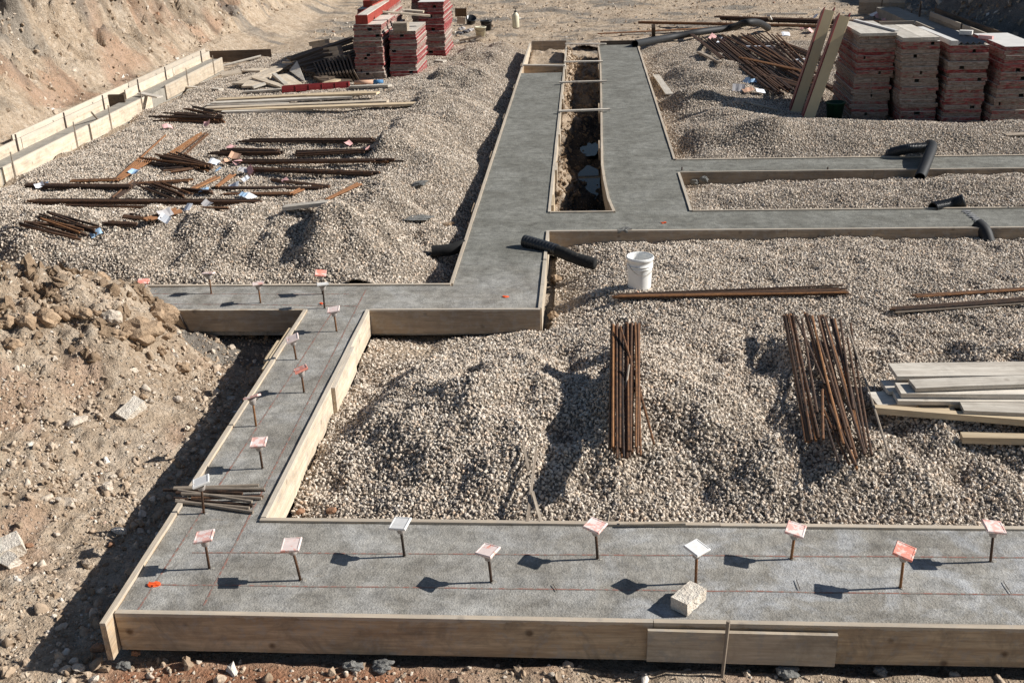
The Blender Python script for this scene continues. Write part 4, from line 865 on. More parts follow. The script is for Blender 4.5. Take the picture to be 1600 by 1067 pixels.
# tangled heap at the top right
bundle((1118, 62), (1222, 144), .75, .55, 20, .019, 'rustdark', 'dark rebar in the widest slanting sheaf of the far right heap', 2, .02, .35, .5, 50, mix='rust')
bundle((1150, 60), (1285, 144), .65, .60, 18, .019, 'rustdark', 'dark rebar in the second slanting sheaf of the far right heap', 3, .06, .4, .5, 51, mix='rust')
bundle((1190, 55), (1270, 130), .80, .40, 12, .019, 'rust', 'brown rebar on the back slope of the far right heap', 3, .08, .3, .6, 52, mix='rustdark')
bundle((1160, 91), (1262, 113), .10, .16, 5, .018, 'rust', 'brown rebar lying crosswise over the far right heap', 1, .18, .1, .2, 53)
bundle((1076, 50), (1130, 92), .14, .14, 4, .018, 'rustdark', 'thin rebar sheaf sliding off the left of the far right heap', 1, .04, .1, .3, 54)
bundle((1215, 68), (1300, 100), .50, .40, 8, .018, 'rustdark', 'dark rebar showing just left of the leaning panels', 2, .06, .2, .4, 55)
bundle((1195, 118), (1262, 138), .30, .30, 6, .018, 'rustdark', 'dark rebar ends spread at the foot of the leaning panels', 1, .08, .1, .4, 56)
bundle((945, 53), (1160, 42), .06, .12, 3, .020, 'rust', 'long rebar reaching left over the open dirt, lower pair', 1, .05, .3, .1, 57)
bundle((1012, 37), (1330, 44), .10, .25, 6, .022, 'rust', 'long brown rebar lying beyond the black pipe', 2, .05, .5, .2, 58)
bundle((1130, 31), (1395, 40), .30, .40, 11, .024, 'rustdark', 'long dark rebar in the farthest bundle at the top', 3, .08, .3, .2, 59, mix='rust')
print('bars', NB[0])

# ------------------------------------------------------------------ paper and plastic tags wired to the bundles
TG = [(62,292,'tagw',.11,'white tag hanging on the black bundle at far left'),(72,288,'tagb',.10,'blue tag lying on top of the black bundle at far left'),(212,271,'tagb',.15,'blue tag on the bright orange rebar'),
 (335,254,'tagw',.14,'white and blue curled tag at the tip of the messy pile'),(340,266,'tagb',.12,'pale blue tag below the curled tag'),(362,232,'tagp',.14,'dusky pink tag, upper one on the thick short bundle'),
 (368,246,'tago',.15,'peach tag in the column of tags'),(373,254,'tagp',.14,'rose tag right of the peach one'),(352,253,'tago',.10,'faint peach tag lying flat on gravel'),(380,267,'tagg',.13,'mauve grey tag beside the pink and white one'),
 (391,268,'tagp',.14,'light pink upright tag at the top of its white strip'),(384,281,'tagw',.10,'narrow white strip tag standing up'),(365,293,'tagw',.15,'bright white square tag on the thin bundle'),(318,298,'tagb',.12,'pale blue tag beside the short dark rebar'),
 (291,326,'tagw',.14,'white tag on the longest bundle'),(325,322,'tagg',.12,'grey tag right of the white one on the longest bundle'),(389,308,'tagw',.16,'white folded tag on open gravel'),(381,306,'tagb',.10,'blue half of the folded tag on open gravel'),
 (262,198,'tagp',.15,'pale pink tag alone on gravel at the tip of the thin rebar'),(331,187,'tago',.15,'peach tag at the tangled heap by the planks'),(325,195,'tagp',.13,'lilac tag under the peach one'),(444,282,'tagp',.12,'small pinkish tag on the thin slanting bundle'),
 (543,227,'tagp',.12,'pink tag standing on the short bundle'),(574,236,'tagp',.12,'dark pink tag at the right end of the short bundle'),(258,336,'tagg',.15,'grey tag on the bent bundle'),(150,366,'tagb',.12,'flat blue tag under the spread pile'),(258,344,'tagw',.12,'white scrap below the bent bundle'),
 (1113,60,'tagp',.20,'pinkish tag at the top left of the far right heap'),(1121,62,'tagg',.20,'mauve tag at the top left of the far right heap'),(1125,72,'tagw',.20,'white tag hanging from the far right heap'),(1130,65,'tagp',.2,'rose tag beside the hanging white one'),
 (1178,127,'tagb',.20,'pale blue tag low on the far right heap'),(1164,126,'tagb',.16,'narrow blue tag left of the pale blue one'),(1154,139,'tagg',.20,'grey tag lying on gravel before the far right heap'),(1169,142,'tago',.18,'peach tag before the far right heap'),(1188,144,'tagw',.16,'crumpled white tag before the far right heap'),
 (1228,54,'tagw',.20,'white tag on the upper part of the far right heap'),(1257,44,'tagp',.22,'rosy tag before the long far rebar'),(1266,49,'tagp',.2,'small pink tag beside the rosy one'),(1272,27,'tagw',.22,'white tag on the farthest bundle'),(1245,127,'tago',.2,'dull peach tag at the foot of the leaning panels'),
 (1363,13,'tagw',.24,'white ribbon tag at the end of the farthest bundle'),(1365,24,'tagw',.26,'large white tag at the end of the farthest bundle'),(1375,26,'tagp',.24,'pale pink tag near the stacks at the top'),(1386,33,'tagp',.26,'pink tag behind the leftmost stack')]
for k, (px, py, mm, s, lb) in enumerate(TG):
    rr = random.Random(k); q = hit(px, py, .05); n = 4; bm = bmesh.new(); vs = []
    cu = rr.uniform(-.5, .5)
    for i in range(n+1):
        for j in range(2): u = i/n-.5; vs.append(bm.verts.new((u*s*1.25, (j-.5)*s*.85, s*cu*4*u*u*.6+.01*rr.uniform(-1, 1))))
    for i in range(n): bm.faces.new((vs[2*i], vs[2*i+1], vs[2*i+3], vs[2*i+2]))
    for v in list(bm.verts): pass
    r0 = bmesh.ops.extrude_face_region(bm, geom=bm.faces[:]); bmesh.ops.translate(bm, vec=(0, 0, .0015), verts=[v for v in r0['geom'] if isinstance(v, bmesh.types.BMVert)])
    o = bmobj('paper_tag', bm, M[mm]); o.location = q+np.array([0, 0, .02]); o.rotation_euler = (rr.uniform(.2, .9), rr.uniform(-.5, .5), rr.uniform(-1.2, 1.2)); tag(o, lb, 'tag', 'tags wired to the rebar bundles')
# pink flagging on the bundle by the bucket
bm = tube_mesh([(0, 0, .0), (.04, -.01, .03), (.07, -.05, .01), (.12, -.09, .0)], [.012, .018, .01, .014], 5); o = bmobj('ribbon', bm, M['tago']); o.location = hit(990, 460, .03); tag(o, 'limp peach ribbon tied on the flat bundle below the bucket', 'ribbon')

# ------------------------------------------------------------------ bucket
q = hit(999, 449); root = empty('plastic_bucket', q, .3); tag(root, 'open white bucket with cement residue standing on the gravel', 'bucket')
hB = .375
prof = [(0, .0), (.122, 0), (.128, .006), (.130, .02), (.138, .24), (.1385, .245), (.146, .247), (.146, .253), (.139, .256), (.1395, .275), (.147, .277), (.147, .283), (.140, .286), (.142, .335), (.150, .338), (.153, .345), (.153, .360), (.150, hB), (.143, hB), (.140, .360), (.132, .25), (.124, .03), (.0, .028)]
body = bmobj('body', lathe(prof, 40), M['hdpe'], root, True)
bm = lathe([(.1405, .355), (.1405, .356), (.1335, .27), (.130, .20)], 40); bmobj('residue', bm, M['inside'], root, True)
bmobj('bottom_residue', lathe([(0, .05), (.07, .045), (.125, .052)], 30), M['inside'], root, True)
pts = [(.153*math.cos(t), .153*math.sin(t)*1.02, .335-.17*max(0, math.sin(t-.0))**1.0) for t in np.linspace(math.pi, 2*math.pi, 15)]
pts = [(x, y, .338-.15*abs(math.sin(t))) for (x, y, z), t in zip(pts, np.linspace(math.pi, 2*math.pi, 15))]
bmobj('wire_handle', tube_mesh(pts, .0025, 6), M['steel'], root)

# ------------------------------------------------------------------ drain pipes
def pipe(name, pts, r, lb, corr=True, m='black', cat='drain pipe', hollow=True, pitch=.046, sockfrom=None):
    pts = [Vector(p) for p in pts]; cur = []
    for i in range(len(pts)-1):                                # Catmull-Rom through the points
        p0, p1, p2, p3 = pts[max(i-1, 0)], pts[i], pts[i+1], pts[min(i+2, len(pts)-1)]; seg = (p2-p1).length; n = max(4, int(seg/(pitch/8)))
        for k in range(n): t = k/n; cur.append(.5*((2*p1)+(p2-p0)*t+(2*p0-5*p1+4*p2-p3)*t*t+(3*p1-p0-3*p2+p3)*t*t*t))
    cur.append(pts[-1]); rads = []; s = 0; rr = random.Random(5)
    tot = len(cur)
    for i in range(tot):
        if i: s += (cur[i]-cur[i-1]).length
        f = 1 if (sockfrom is None or i/tot < sockfrom) else 0
        rads.append(r*(1+(.17*math.copysign(abs(math.sin(s/pitch*math.pi))**.5, 1)*f if corr else 0)+(0 if f else .06+.03*math.sin(i*.13)+.02*rr.uniform(-1, 1))))
    root = empty(name, tuple(cur[0])); tag(root, lb, cat); off = cur[0]
    cut = tot if sockfrom is None else int(tot*sockfrom)
    loc = [p-off for p in cur]
    bm = tube_mesh(loc[:cut+1], rads[:cut+1], 20, cap=False)
    if hollow:
        bm2 = tube_mesh(loc[:cut+1], [q*.86 for q in rads[:cut+1]], 20, cap=False); me = bpy.data.meshes.new('t'); bmesh.ops.reverse_faces(bm2, faces=bm2.faces); bm2.to_mesh(me); bm2.free(); bm.from_mesh(me)
        bm.verts.ensure_lookup_table(); n1 = (cut+1)*20 if cut < tot else tot*20
        for base in (0, n1-20):
            for k in range(20): bm.faces.new((bm.verts[base+k], bm.verts[base+(k+1) % 20], bm.verts[n1+base+(k+1) % 20], bm.verts[n1+base+k]))
    me = bpy.data.meshes.new('tube'); bm.to_mesh(me); bm.free(); link('tube', me, M[m], root, True)
    if sockfrom is not None: bmobj('fabric_sock', tube_mesh(loc[cut-2:], [q*1.02 for q in rads[cut-2:]], 20, cap=True), M['sock'], root, True)
    return root
r_ = .068
a = PY(818, 376, 12.48); b = PY(868, 391, 12.25); c = PY(900, 404, 12.05); d = PY(930, 409, 11.95)
pipe('drain_pipe', [a, b, c, d-np.array([0, 0, .03])], r_, 'black corrugated pipe lying over the side board of the middle footing', sockfrom=.48)
a = hit(675, 393, .07); b = PY(704, 390, a[1]+.02); c = PY(722, 384, a[1]+.10); d = PY(735, 368, a[1]+.25)
pipe('drain_pipe', [a, b, c, np.array([-1.56, c[1]+.15, -.10])], .075, 'dusty sock covered pipe end left of the middle footing', m='sock', corr=False)
a = P(1392, 240, .03); b = P(1418, 233, .14); c = P(1447, 231, .16); 
pipe('drain_pipe', [a-np.array([0, 0, .1]), a, b, c], .07, 'arched black pipe over the far cross footing, left piece', corr=True, pitch=.02)
a = P(1456, 230, .17); b = P(1449, 250, .12); c = P(1438, 272, .04)
pipe('drain_pipe', [P(1452, 226, .12), a, b, c-np.array([0, 0, .06])], .082, 'thick smooth black pipe coming down over the far brown board', corr=False, m='blackmat')
a = hit(1466, 322, .05); b = PY(1485, 320, 14.06); c = PY(1507, 313, 14.02)
pipe('drain_pipe', [c, b, a-np.array([.05, -.05, .05])], .078, 'short black pipe with its open end up in the narrow gravel bed', corr=True, pitch=.02)
a = PY(1526, 350, 13.15); b = PY(1538, 362, 13.04); c = PY(1546, 374, 12.93)
pipe('drain_pipe', [a, b, c-np.array([0, 0, .07])], .085, 'short smooth black pipe bent over the near brown board at right', corr=False, m='blackmat')
a = hit(992, 69, .08); pts = [a, hit(1040, 60, .08), hit(1090, 51, .10), hit(1140, 44, .22), hit(1165, 36, .45), hit(1185, 36, .40), hit(1200, 44, .1)]
pipe('drain_pipe', pts, .10, 'long black pipe snaking from the head of the right footing to the rebar heap', corr=False, m='blackmat')
# little trail of dry concrete between the two short pipes
for k in range(7):
    u = k/6; q = P(1510+24*u, 330+20*u, 0); bm = bmesh.new(); bmesh.ops.create_icosphere(bm, subdivisions=2, radius=.04)
    for v in bm.verts: v.co = Vector((v.co.x*1.5, v.co.y, v.co.z*.25))*(1+.3*rnd.uniform(-1, 1))
    o = bmobj('concrete_crumb', bm, M['grit']); o.location = q; tag(o, 'crumb of dry concrete in the trail between the two short pipes', 'crumb', 'concrete crumbs between the short pipes')

# ------------------------------------------------------------------ near timber at the right
def pk(p0, p1, w, t, m, lb, lift=0.0, z0=None, dz=0.0, grp=None, bow=0.0, name='plank', upv=(0, 0, 1)):
    """plank whose near lower long edge runs between two pixels"""
    a, b = rest(p0, p1, t/2, lift)
    if z0 is not None: a = P(p0[0], p0[1], z0); b = P(p1[0], p1[1], z0+dz)
    d = (b-a)[:2]; d = d/np.hypot(*d); s = np.array([-d[1], d[0], 0]); s = s if s[1] > 0 else -s
    return plank(name, a+s*w/2, b+s*w/2, w, t, M[m], lb, 'plank', grp, up=upv, bow=bow, chip=.0035)
zg = max(surf(a_, b_) for a_ in np.linspace(2.4, 4.6, 9) for b_ in np.linspace(7.9, 8.9, 5))-.01
pk((1372, 636), (1680, 621), .24, .036, 'grey', 'grey plank at the bottom of the near pile, left end showing', z0=zg+.03)
pk((1403, 629), (1680, 632), .22, .036, 'grey', 'lower of two dark edged planks in the near pile', z0=zg+.075)
pk((1408, 618), (1680, 620), .20, .040, 'grey', 'upper of two dark edged planks in the near pile', z0=zg+.118)
pk((1388, 614), (1650, 604), .20, .036, 'grey', 'knotty grey plank poking out left under the top planks', z0=zg+.075)
pk((1431, 609), (1680, 601), .16, .036, 'grey', 'narrow chamfered grey plank on top of the near pile', z0=zg+.165, bow=.004)
pk((1402, 591), (1680, 588), .26, .036, 'grey', 'widest pale plank at the back of the near pile', z0=zg+.16)
pk((1367, 642), (1680, 667), .07, .055, 'fresh', 'long yellow stud along the front of the near pile', z0=zg+.03)
pk((1443, 646), (1492, 643), .17, .03, 'fresh', 'short yellow offcut between the stud and the dark planks', z0=zg+.02)
pk((1484, 635), (1512, 634), .16, .03, 'fresh', 'small yellow offcut under the pale plank end', z0=zg+.05)
pk((1506, 644), (1680, 652), .18, .035, 'grey', 'pale grey plank lying just behind the yellow stud', z0=zg+.07)
pk((1504, 688), (1680, 692), .09, .055, 'fresh', 'separate yellow stud alone on gravel at the right edge')
# sticks behind the near footing
def stick(p0, p1, r, m, lb, z0=0.0, z1=.1):
    a = P(*p0, z0); b = P(*p1, z1); plank('wood_stick', a, b, r*2, r*1.4, M[m], lb, 'stick')
stick((824, 815), (838, 697), .010, 'lumber', 'long thin wood stick leaning on the gravel heap', .01, .16)
stick((846, 817), (832, 768), .011, 'lumber', 'short thin wood stick crossing under the longer one', .005, .09)
stick((826, 735), (817, 690), .010, 'lumber', 'dark thin twig lying above the crossed sticks', .12, .17)
stick((949, 814), (951, 802), .009, 'lumber', 'stub of twig behind the pink speckled cap', .0, .05)
plank('wood_strip', P(968, 818, .02), P(1071, 817, .02), .03, .012, M['formpale'], 'thin loose strip lying on the form board by the gravel', 'strip')
# brick
root = None
a = P(1060, 948, .045); b = P(1091, 921, .045); d = (b-a); d /= np.linalg.norm(d)
bm = board_mesh(.215, .125, .085, .008, 0, 0, 6, .004, 4)
o = bmobj('loose_brick', bm, M['block']); mt, _ = frame(a, b); mt.translation = Vector((a+b)/2); mt.translation.z = .046; o.matrix_world = mt; tag(o, 'pale chipped brick lying loose on the near footing', 'brick')
for (px, py, s, lb) in [(240, 912, .022, 'orange ribbon knot beside the chalk line near the front corner'), (503, 474, .014, 'orange ribbon knot at the foot of the rebar at the footing junction'), (790, 463, .02, 'orange ribbon knot alone on the cross footing below the pipe'), (1037, 348, .02, 'faint orange ribbon scrap on the right cross footing')]:
    bm = bmesh.new(); bmesh.ops.create_icosphere(bm, subdivisions=2, radius=s)
    for v in bm.verts: v.co = Vector((v.co.x*1.6, v.co.y, v.co.z*.5))*(1+.6*rnd.uniform(-1, 1))
    o = bmobj('orange_ribbon', bm, M['orange']); o.location = P(px, py, .004); tag(o, lb, 'ribbon')
for (p, q, lb) in [((1244, 905), (1250, 920), 'thin nail lying on the near footing below the white diamond cap'), ((1568, 908), (1580, 927), 'thin nail lying on the near footing by the right edge'), ((864, 912), (870, 922), 'tiny twig lying on the near footing')]:
    o = bmobj('nail', tube_mesh([P(*p, .004), P(*q, .004)], .0025, 5), M['stake']); tag(o, lb, 'nail')
# near white timber in the left bed, and loose pieces
pk((441, 327), (510, 319), .13, .05, 'grey', 'short pale timber alone on gravel near the heap', .06)
pk((1020, 118), (1040, 148), .16, .03, 'grey', 'pale board leaning beside the right long footing', .03)
pk((1089, 82), (1122, 98), .10, .05, 'lumber', 'dark stud at the left foot of the far right heap', .03)
pk((1173, 162), (1215, 173), .12, .03, 'formpale', 'pale strip on gravel before the leaning panels')
pk((1573, 213), (1650, 210), .16, .03, 'lumber', 'brown strip half buried at the right edge')

# ------------------------------------------------------------------ long planks in the left bed
for k, (p0, p1, w, t, m, lf_, lb) in enumerate([((337, 158), (570, 146), .22, .045, 'fresh', .02, 'longest tan plank at the back of the long plank rows'), ((330, 163), (550, 153), .20, .045, 'grey', .05, 'second plank from the back of the long plank rows'),
    ((322, 166), (450, 163), .18, .045, 'grey', .02, 'short grey plank end at the left of the long plank rows'), ((318, 171), (604, 160), .20, .045, 'formpale', .05, 'middle bright plank of the long plank rows'),
    ((318, 175), (648, 164), .20, .045, 'fresh', .02, 'longest front plank reaching right of the long plank rows'), ((345, 177), (488, 172), .12, .05, 'grey', .0, 'lowest dark grey plank in front of the long plank rows'),
    ((478, 151), (588, 147), .20, .045, 'fresh', .09, 'short plank at the right end on top of the long plank rows')]):
    pk(p0, p1, w, t, m, lb, lf_, grp='long planks in the left bed')
pk((380, 145), (440, 141), .12, .04, 'grey', 'grey strip left of the dark red steel form', .02)
pk((545, 137), (606, 135), .16, .05, 'grey', 'pale grey plank before the foot of the left stack', .02)
pk((334, 82), (405, 66), .0, .0, 'grey', '') if False else None
o = bmobj('round_pole', tube_mesh([hit(345, 104, .05), hit(408, 88, .05)], [.035, .035], 10), M['grey']); tag(o, 'grey round pole lying on gravel beyond the bank footing', 'pole')
# dark red steel form lying flat
a, b = rest((442, 140), (545, 133), .07); root = empty('steel_form', (a+b)/2); tag(root, 'dark red ribbed steel form lying in front of the dark lumber', 'steel form')
def kid(parent, name, a, b, w, t, m, up=(0, 0, 1), bev=.003):
    mt, L = frame(a, b, up); o = bmobj(name, board_mesh(L, w, t, min(bev, t*.2)), M[m], parent); o.matrix_local = Matrix.Translation(-parent.location) @ mt; return o
kid(root, 'panel', a, b, .12, .02, 'redpaint'); kid(root, 'flange', a+[0, -.05, .01], b+[0, -.05, .01], .02, .13, 'redpaint'); kid(root, 'flange', a+[0, .06, .01], b+[0, .06, .01], .02, .13, 'redpaint')
for k in range(6):
    c = a+(b-a)*(k/5); kid(root, 'rib', c+[0, -.075, 0], c+[0, .08, 0], .02, .14, 'redpaint')

# ------------------------------------------------------------------ dark lumber pile with pale panels
rl = random.Random(9); GP = 'boards of the lumber pile left of the red stacks'
def rb(p0, Y0, p1, Y1, w, t, m, lb, roll=0.0, grp=GP):
    a = PY(*p0, Y0); b = PY(*p1, Y1); up = Vector((math.sin(roll), 0, math.cos(roll)))
    return plank('lumber_board', a, b, w, t, M[m], lb, 'board', grp, up=tuple(up), chip=.002)
k = 0
for j in range(17):
    Yb = 27.2-.13*j; xl = 452+3.2*j+rl.uniform(-9, 9); yl = 92+2.2*j
    rb((xl, yl), Yb-.35, (563+rl.uniform(-14, 2) if j % 5 else 512, 55+4.3*j if j % 5 else 72+3*j), Yb+.25, .30, .05, 'darkwood', 'board coloured dark as shade in the sloping row of lumber beside the left stack', 0)  # dark wood colour stands in for the stack's shadow on these boards
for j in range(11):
    x = 503+j*5.4; rb((x, 124-j*.4), 25.2, (x-9, 104-j*1.4), 26.1, .26, .04, 'darkwood', 'slat coloured dark as shade, leaning in the row at the foot of the lumber pile', 1.2, 'leaning dark slats of the lumber pile')  # shade painted into the slats with the same dark wood
rb((373, 132), 24.6, (468, 93), 27.8, .34, .04, 'formpale', 'long bright panel sloping up the left side of the lumber pile', grp=None)
rb((392, 136), 24.3, (412, 118), 25.4, .45, .04, 'formpale', 'bright square panel at the left foot of the lumber pile', grp=None)
rb((398, 122), 25.0, (444, 137), 24.2, .18, .05, 'formpale', 'bright board slanting down in front of the lumber pile', grp=None)
rb((438, 118), 25.2, (460, 134), 24.4, .40, .04, 'formpale', 'bright square panel leaning at the front middle of the lumber pile', grp=None)
rb((428, 116), 25.1, (447, 133), 24.35, .10, .05, 'grey', 'narrow grey board left of the leaning square panel', grp=None)
rb((395, 137), 24.2, (414, 131), 24.4, .10, .05, 'grey', 'small dark edged block at the foot of the lumber pile', grp=None)
rb((447, 97), 26.9, (476, 95), 26.6, .30, .04, 'formpale', 'bright board end at the top of the long sloping panel', grp=None)
rb((508, 131), 24.5, (528, 125), 24.9, .18, .04, 'fresh', 'yellow offcut before the dark slats of the lumber pile', grp=None)
# triangular panel standing in the pile
t0 = PY(453, 112, 25.3); t1 = PY(478, 130, 24.6); t2 = PY(465, 97, 25.6)
bm = bmesh.new(); v = [bm.verts.new(p) for p in (t0, t1, t2)]; f = bm.faces.new(v); r0 = bmesh.ops.extrude_face_region(bm, geom=[f]); bmesh.ops.translate(bm, vec=(-.02, .03, .02), verts=[q for q in r0['geom'] if isinstance(q, bmesh.types.BMVert)])
o = bmobj('plywood_offcut', bm, M['grey']); tag(o, 'grey triangular plywood offcut propped in the lumber pile', 'plywood')
for (px, py, Y, lb) in [(511, 65, 27.6, 'upper'), (516, 71, 27.3, 'second'), (531, 75, 26.7, 'third'), (533, 82, 26.5, 'fourth'), (536, 89, 26.2, 'fifth'), (543, 90, 26.0, 'lowest')]:
    c = PY(px, py, Y); plank('board_end', c+[-.5, .3, -.10], c, .16, .11, M['formpale'], '%s of the board ends coloured pale as sunlit, poking from the lumber' % lb, 'board')  # pale wood paints sunlight onto the ends of the dark boards
plank('plywood_sheet', hit(345, 117, .03), hit(376, 112, .03), .62, .04, M['formpale'], 'square pale plywood sheet alone on gravel left of the lumber pile', 'plywood')
plank('plywood_sheet', hit(392, 112, .03), hit(408, 108, .03), .5, .04, M['formpale'], 'pale plywood piece behind the left foot of the lumber pile', 'plywood')

# ------------------------------------------------------------------ stacks of red edged panels
def panel_obj(pm, x, y, z, w, d, t, rz, lb, grp, rr, top=False):
    """one form panel: a plywood face framed by four worn red rails with slots"""
    root = empty('plywood_form', (x, y, z), rz); tag(root, lb, 'form panel', grp)
    nm = 'frame'; bm = bmesh.new()
    def box(x0, x1, y0, y1, z0, z1):
        vs = [bm.verts.new((a, b, c)) for c in (z0, z1) for b in (y0, y1) for a in (x0, x1)]
        for f in ((0, 2, 3, 1), (4, 5, 7, 6), (0, 1, 5, 4), (2, 6, 7, 3), (0, 4, 6, 2), (1, 3, 7, 5)): bm.faces.new([vs[i] for i in f])
    g = .004; zt = t-g
    slot = rr.random() < .22
    if slot:                                                   # front rail with an open slot
        s0 = rr.uniform(-.42, .30)*w; s1 = s0+rr.uniform(.03, .12)
        box(-w/2, s0, 0, .03, 0, zt-.008); box(s1, w/2, 0, .03, 0, zt-.008)
    elif rr.random() < .4:
        s0 = rr.uniform(-.3, .3)*w; box(-w/2, s0-.003, 0, .03, 0, zt-.008); box(s0+.003, w/2, 0, .03+rr.uniform(-.004, .004), 0, zt-.008)
    else: box(-w/2, w/2, 0, .03, 0, zt-.008)
    box(-w/2, -w/2+.03, .0305, d-.0305, 0, zt-.008); box(w/2-.03, w/2, .0305, d-.0305, 0, zt-.008); box(-w/2, w/2, d-.03, d, 0, zt-.008)
    bmobj('frame', bm, M[pm], root)
    bm = bmesh.new(); i_ = .0 if top else .006; box(-w/2+i_, w/2-i_, i_, d-i_, zt-.0075, zt-.001); bmobj('face', bm, M['ply'] if not top else M[top], root)
    return root
def stack(x, y, z, w, d, H, n, lean, rz, name, seed, grp, top='ply', jx=.020, kinds=None):
    rr = random.Random(seed); t = H/n
    for k in range(n):
        f = k/n; xx = x+lean[0]*f+rr.uniform(-jx, jx); yy = y+lean[1]*f+rr.uniform(-jx, jx)*1.2
        ww = w*rr.choice([1, 1, .98, .95, 1.03]); lb = 'red edged form panel in %s' % name if k < n-1 else 'bare top panel of %s' % name
        panel_obj(kinds or 'panel', xx, yy, z+k*t, ww, d, t, rz+rr.uniform(-.016, .016), lb, grp if k < n-1 else None, rr, top if k == n-1 else False)
    return x+lean[0], y+lean[1], z+H
RS = [((1327, 187), (1388, 189), (1344, 57), 22, 'the right group stack nearest the leaning panels', 'ply', 1.75), ((1405, 193), (1463, 193), (1409, 65), 20, 'the second stack of the right group', 'whiteply', 1.8),
      ((1471, 195), (1534, 196), (1486, 71), 20, 'the right group stack topped with grey corrugated strips', 'ply', 1.9), ((1545, 198), (1604, 199), (1573, 73), 19, 'the stack at the right edge with a white top', 'whiteply', 1.7)]
RT = []
for k, (bl, br, tl, n, nm, top, dp) in enumerate(RS):
    zb = -.12; A = P(*bl, zb); B = P(*br, zb); w = B[0]-A[0]; T = PY(*tl, A[1]); H = T[2]-zb; lean = (T[0]-A[0], 0.0)
    x, y, z = stack((A[0]+B[0])/2, A[1], zb, w, dp, H, n, lean, -.02+.02*(k % 2), nm, 60+k, 'panels of '+nm.replace('the ', '', 1), top); RT.append((x, y, z, w))
# things on the right stacks
x, y, z, w = RT[0]
plank('plywood_form', (x-.02, y-.05, z+.03), (x-.02, y+1.7, z+.03), w*.96, .05, M['ply'], 'extra panel shifted forward on top of the leftmost right stack', 'form panel')
plank('white_strip', (x-.05, y+1.7, z+.075), (x+w*.47, y+.05, z+.075), .07, .03, M['whiteply'], 'white strip lying diagonally on the leftmost right stack', 'strip')
x, y, z, w = RT[1]
plank('plywood_form', (x-w*.25, y-.04, z+.035), (x-w*.25, y+1.75, z+.035), w*.5-.01, .06, M['ply'], 'left narrow panel on top of the second right stack', 'form panel')
plank('plywood_form', (x+w*.25, y-.02, z+.035), (x+w*.25, y+1.75, z+.035), w*.5-.01, .06, M['ply'], 'right narrow panel on top of the second right stack', 'form panel')
x, y, z, w = RT[2]
plank('white_plank', (x-w*.42, y-.03, z+.04), (x-w*.5, y+1.9, z+.04), .12, .08, M['whiteply'], 'white edged plank on the left of the corrugated strips', 'plank')
for j in range(5):                                             # angle irons, open side down
    bm = bmesh.new(); h = .045; hw = .05; L_ = 1.9; v = []
    for yy in (0, L_):
        for (a_, c_) in ((-hw, 0), (0, h), (hw, 0), (hw-.008, 0), (0, h-.011), (-hw+.008, 0)): v.append(bm.verts.new((a_, yy, c_)))
    for q in range(6): bm.faces.new((v[q], v[(q+1) % 6], v[6+(q+1) % 6], v[6+q]))
    bm.faces.new(v[:6][::-1]); bm.faces.new(v[6:])
    o = bmobj('angle_iron', bm, M['corr']); o.location = (x-w*.25+j*.105, y-.01, z+.012); o.rotation_euler = (0, 0, .045); tag(o, 'grey angle iron among those side by side on the third right stack', 'angle iron', 'angle irons on the third right stack')
plank('wood_block', (x+.08, y+.9, z+.10), (x+.28, y+.8, z+.10), .14, .07, M['whiteply'], 'pale block sitting on the grey angle irons', 'block')
plank('wood_block', (x+.25, y+.35, z+.09), (x+.42, y+.15, z+.09), .06, .06, M['tagp'], 'small pinkish wood piece on the grey angle irons', 'block')
# left stacks
LS = [((557, 128), (601, 127), (549, 40), 18, 'the front left stack beside the shaded lumber', 'ply', 1.9), ((612, 123), (652, 124), (607, 50), 16, 'the middle left stack with bright pink side', 'ply', 1.7),
      ((680, 89), (697, 88), (652, 4), 17, 'the farther left stack beside the dark tub', 'whiteply', 1.8)]
LT = []
for k, (bl, br, tl, n, nm, top, dp) in enumerate(LS):
    zb = -.13; B = P(*br, zb); A = P(*bl, zb); w = .68 if k == 2 else B[0]-A[0]; A = np.array([B[0]-w, B[1], zb]); T = PY(*tl, A[1]); H = T[2]-zb
    x, y, z = stack((A[0]+B[0])/2, A[1], zb, w, dp, H, n, (T[0]-A[0], 0.1), .0, nm, 80+k, 'panels of '+nm.replace('the ', '', 1), top, jx=.02, kinds='panelred' if k else 'panel'); LT.append((x, y, z, w))
A = P(606, 118, -.13); stack(-5.42, 27.9, -.13, .80, 2.1, 1.40, 19, (-.03, 0.0), .0, 'the hidden back stack under the orange beams', 90, 'panels of hidden back stack under the orange beams', 'ply')
stack(-4.6, 31.2, -.2, .75, 1.8, 1.35, 15, (.0, 0.0), .0, 'the farthest left stack at the photo top', 91, 'panels of the farthest left stack', 'ply')
x, y, z, w = LT[0]
plank('orange_beam', (x-.12, y+.05, z+.10), (x-.02, y+4.2, z+.20), .30, .19, M['redbeam'], 'orange red box beam resting on the front left stack', 'beam')
plank('plywood_sheet', (x-.10, y+.08, z+.205), (x+.0, y+2.6, z+.27), .24, .015, M['ply'], 'bare plywood strip along the top of the lower orange beam', 'plywood')
plank('orange_beam', (x-.25, y+1.6, z+.30), (x+.05, y+4.3, z+.36), .24, .16, M['redbeam'], 'upper orange red box beam laid across the lower one', 'beam')
plank('pale_plank', (x-.02, y+1.3, z+.43), (x+.2, y+4.2, z+.48), .18, .03, M['ply'], 'pale plank lying along the upper orange beam', 'plank')
plank('dark_beam', (x-.30, y+2.6, z+.34), (x+.0, y+4.6, z+.5), .3, .2, M['darkwood'], 'dark timber behind the orange beams at the photo top', 'beam')
bm = tube_mesh([(-.33, 0, 0), (.13, 0, 0)], [.06, .06], 14); root = empty('paper_tube', P(577, 128, -.07)+np.array([0, -.12, 0])); bmobj('tube', bm, M['tago'], root, True)
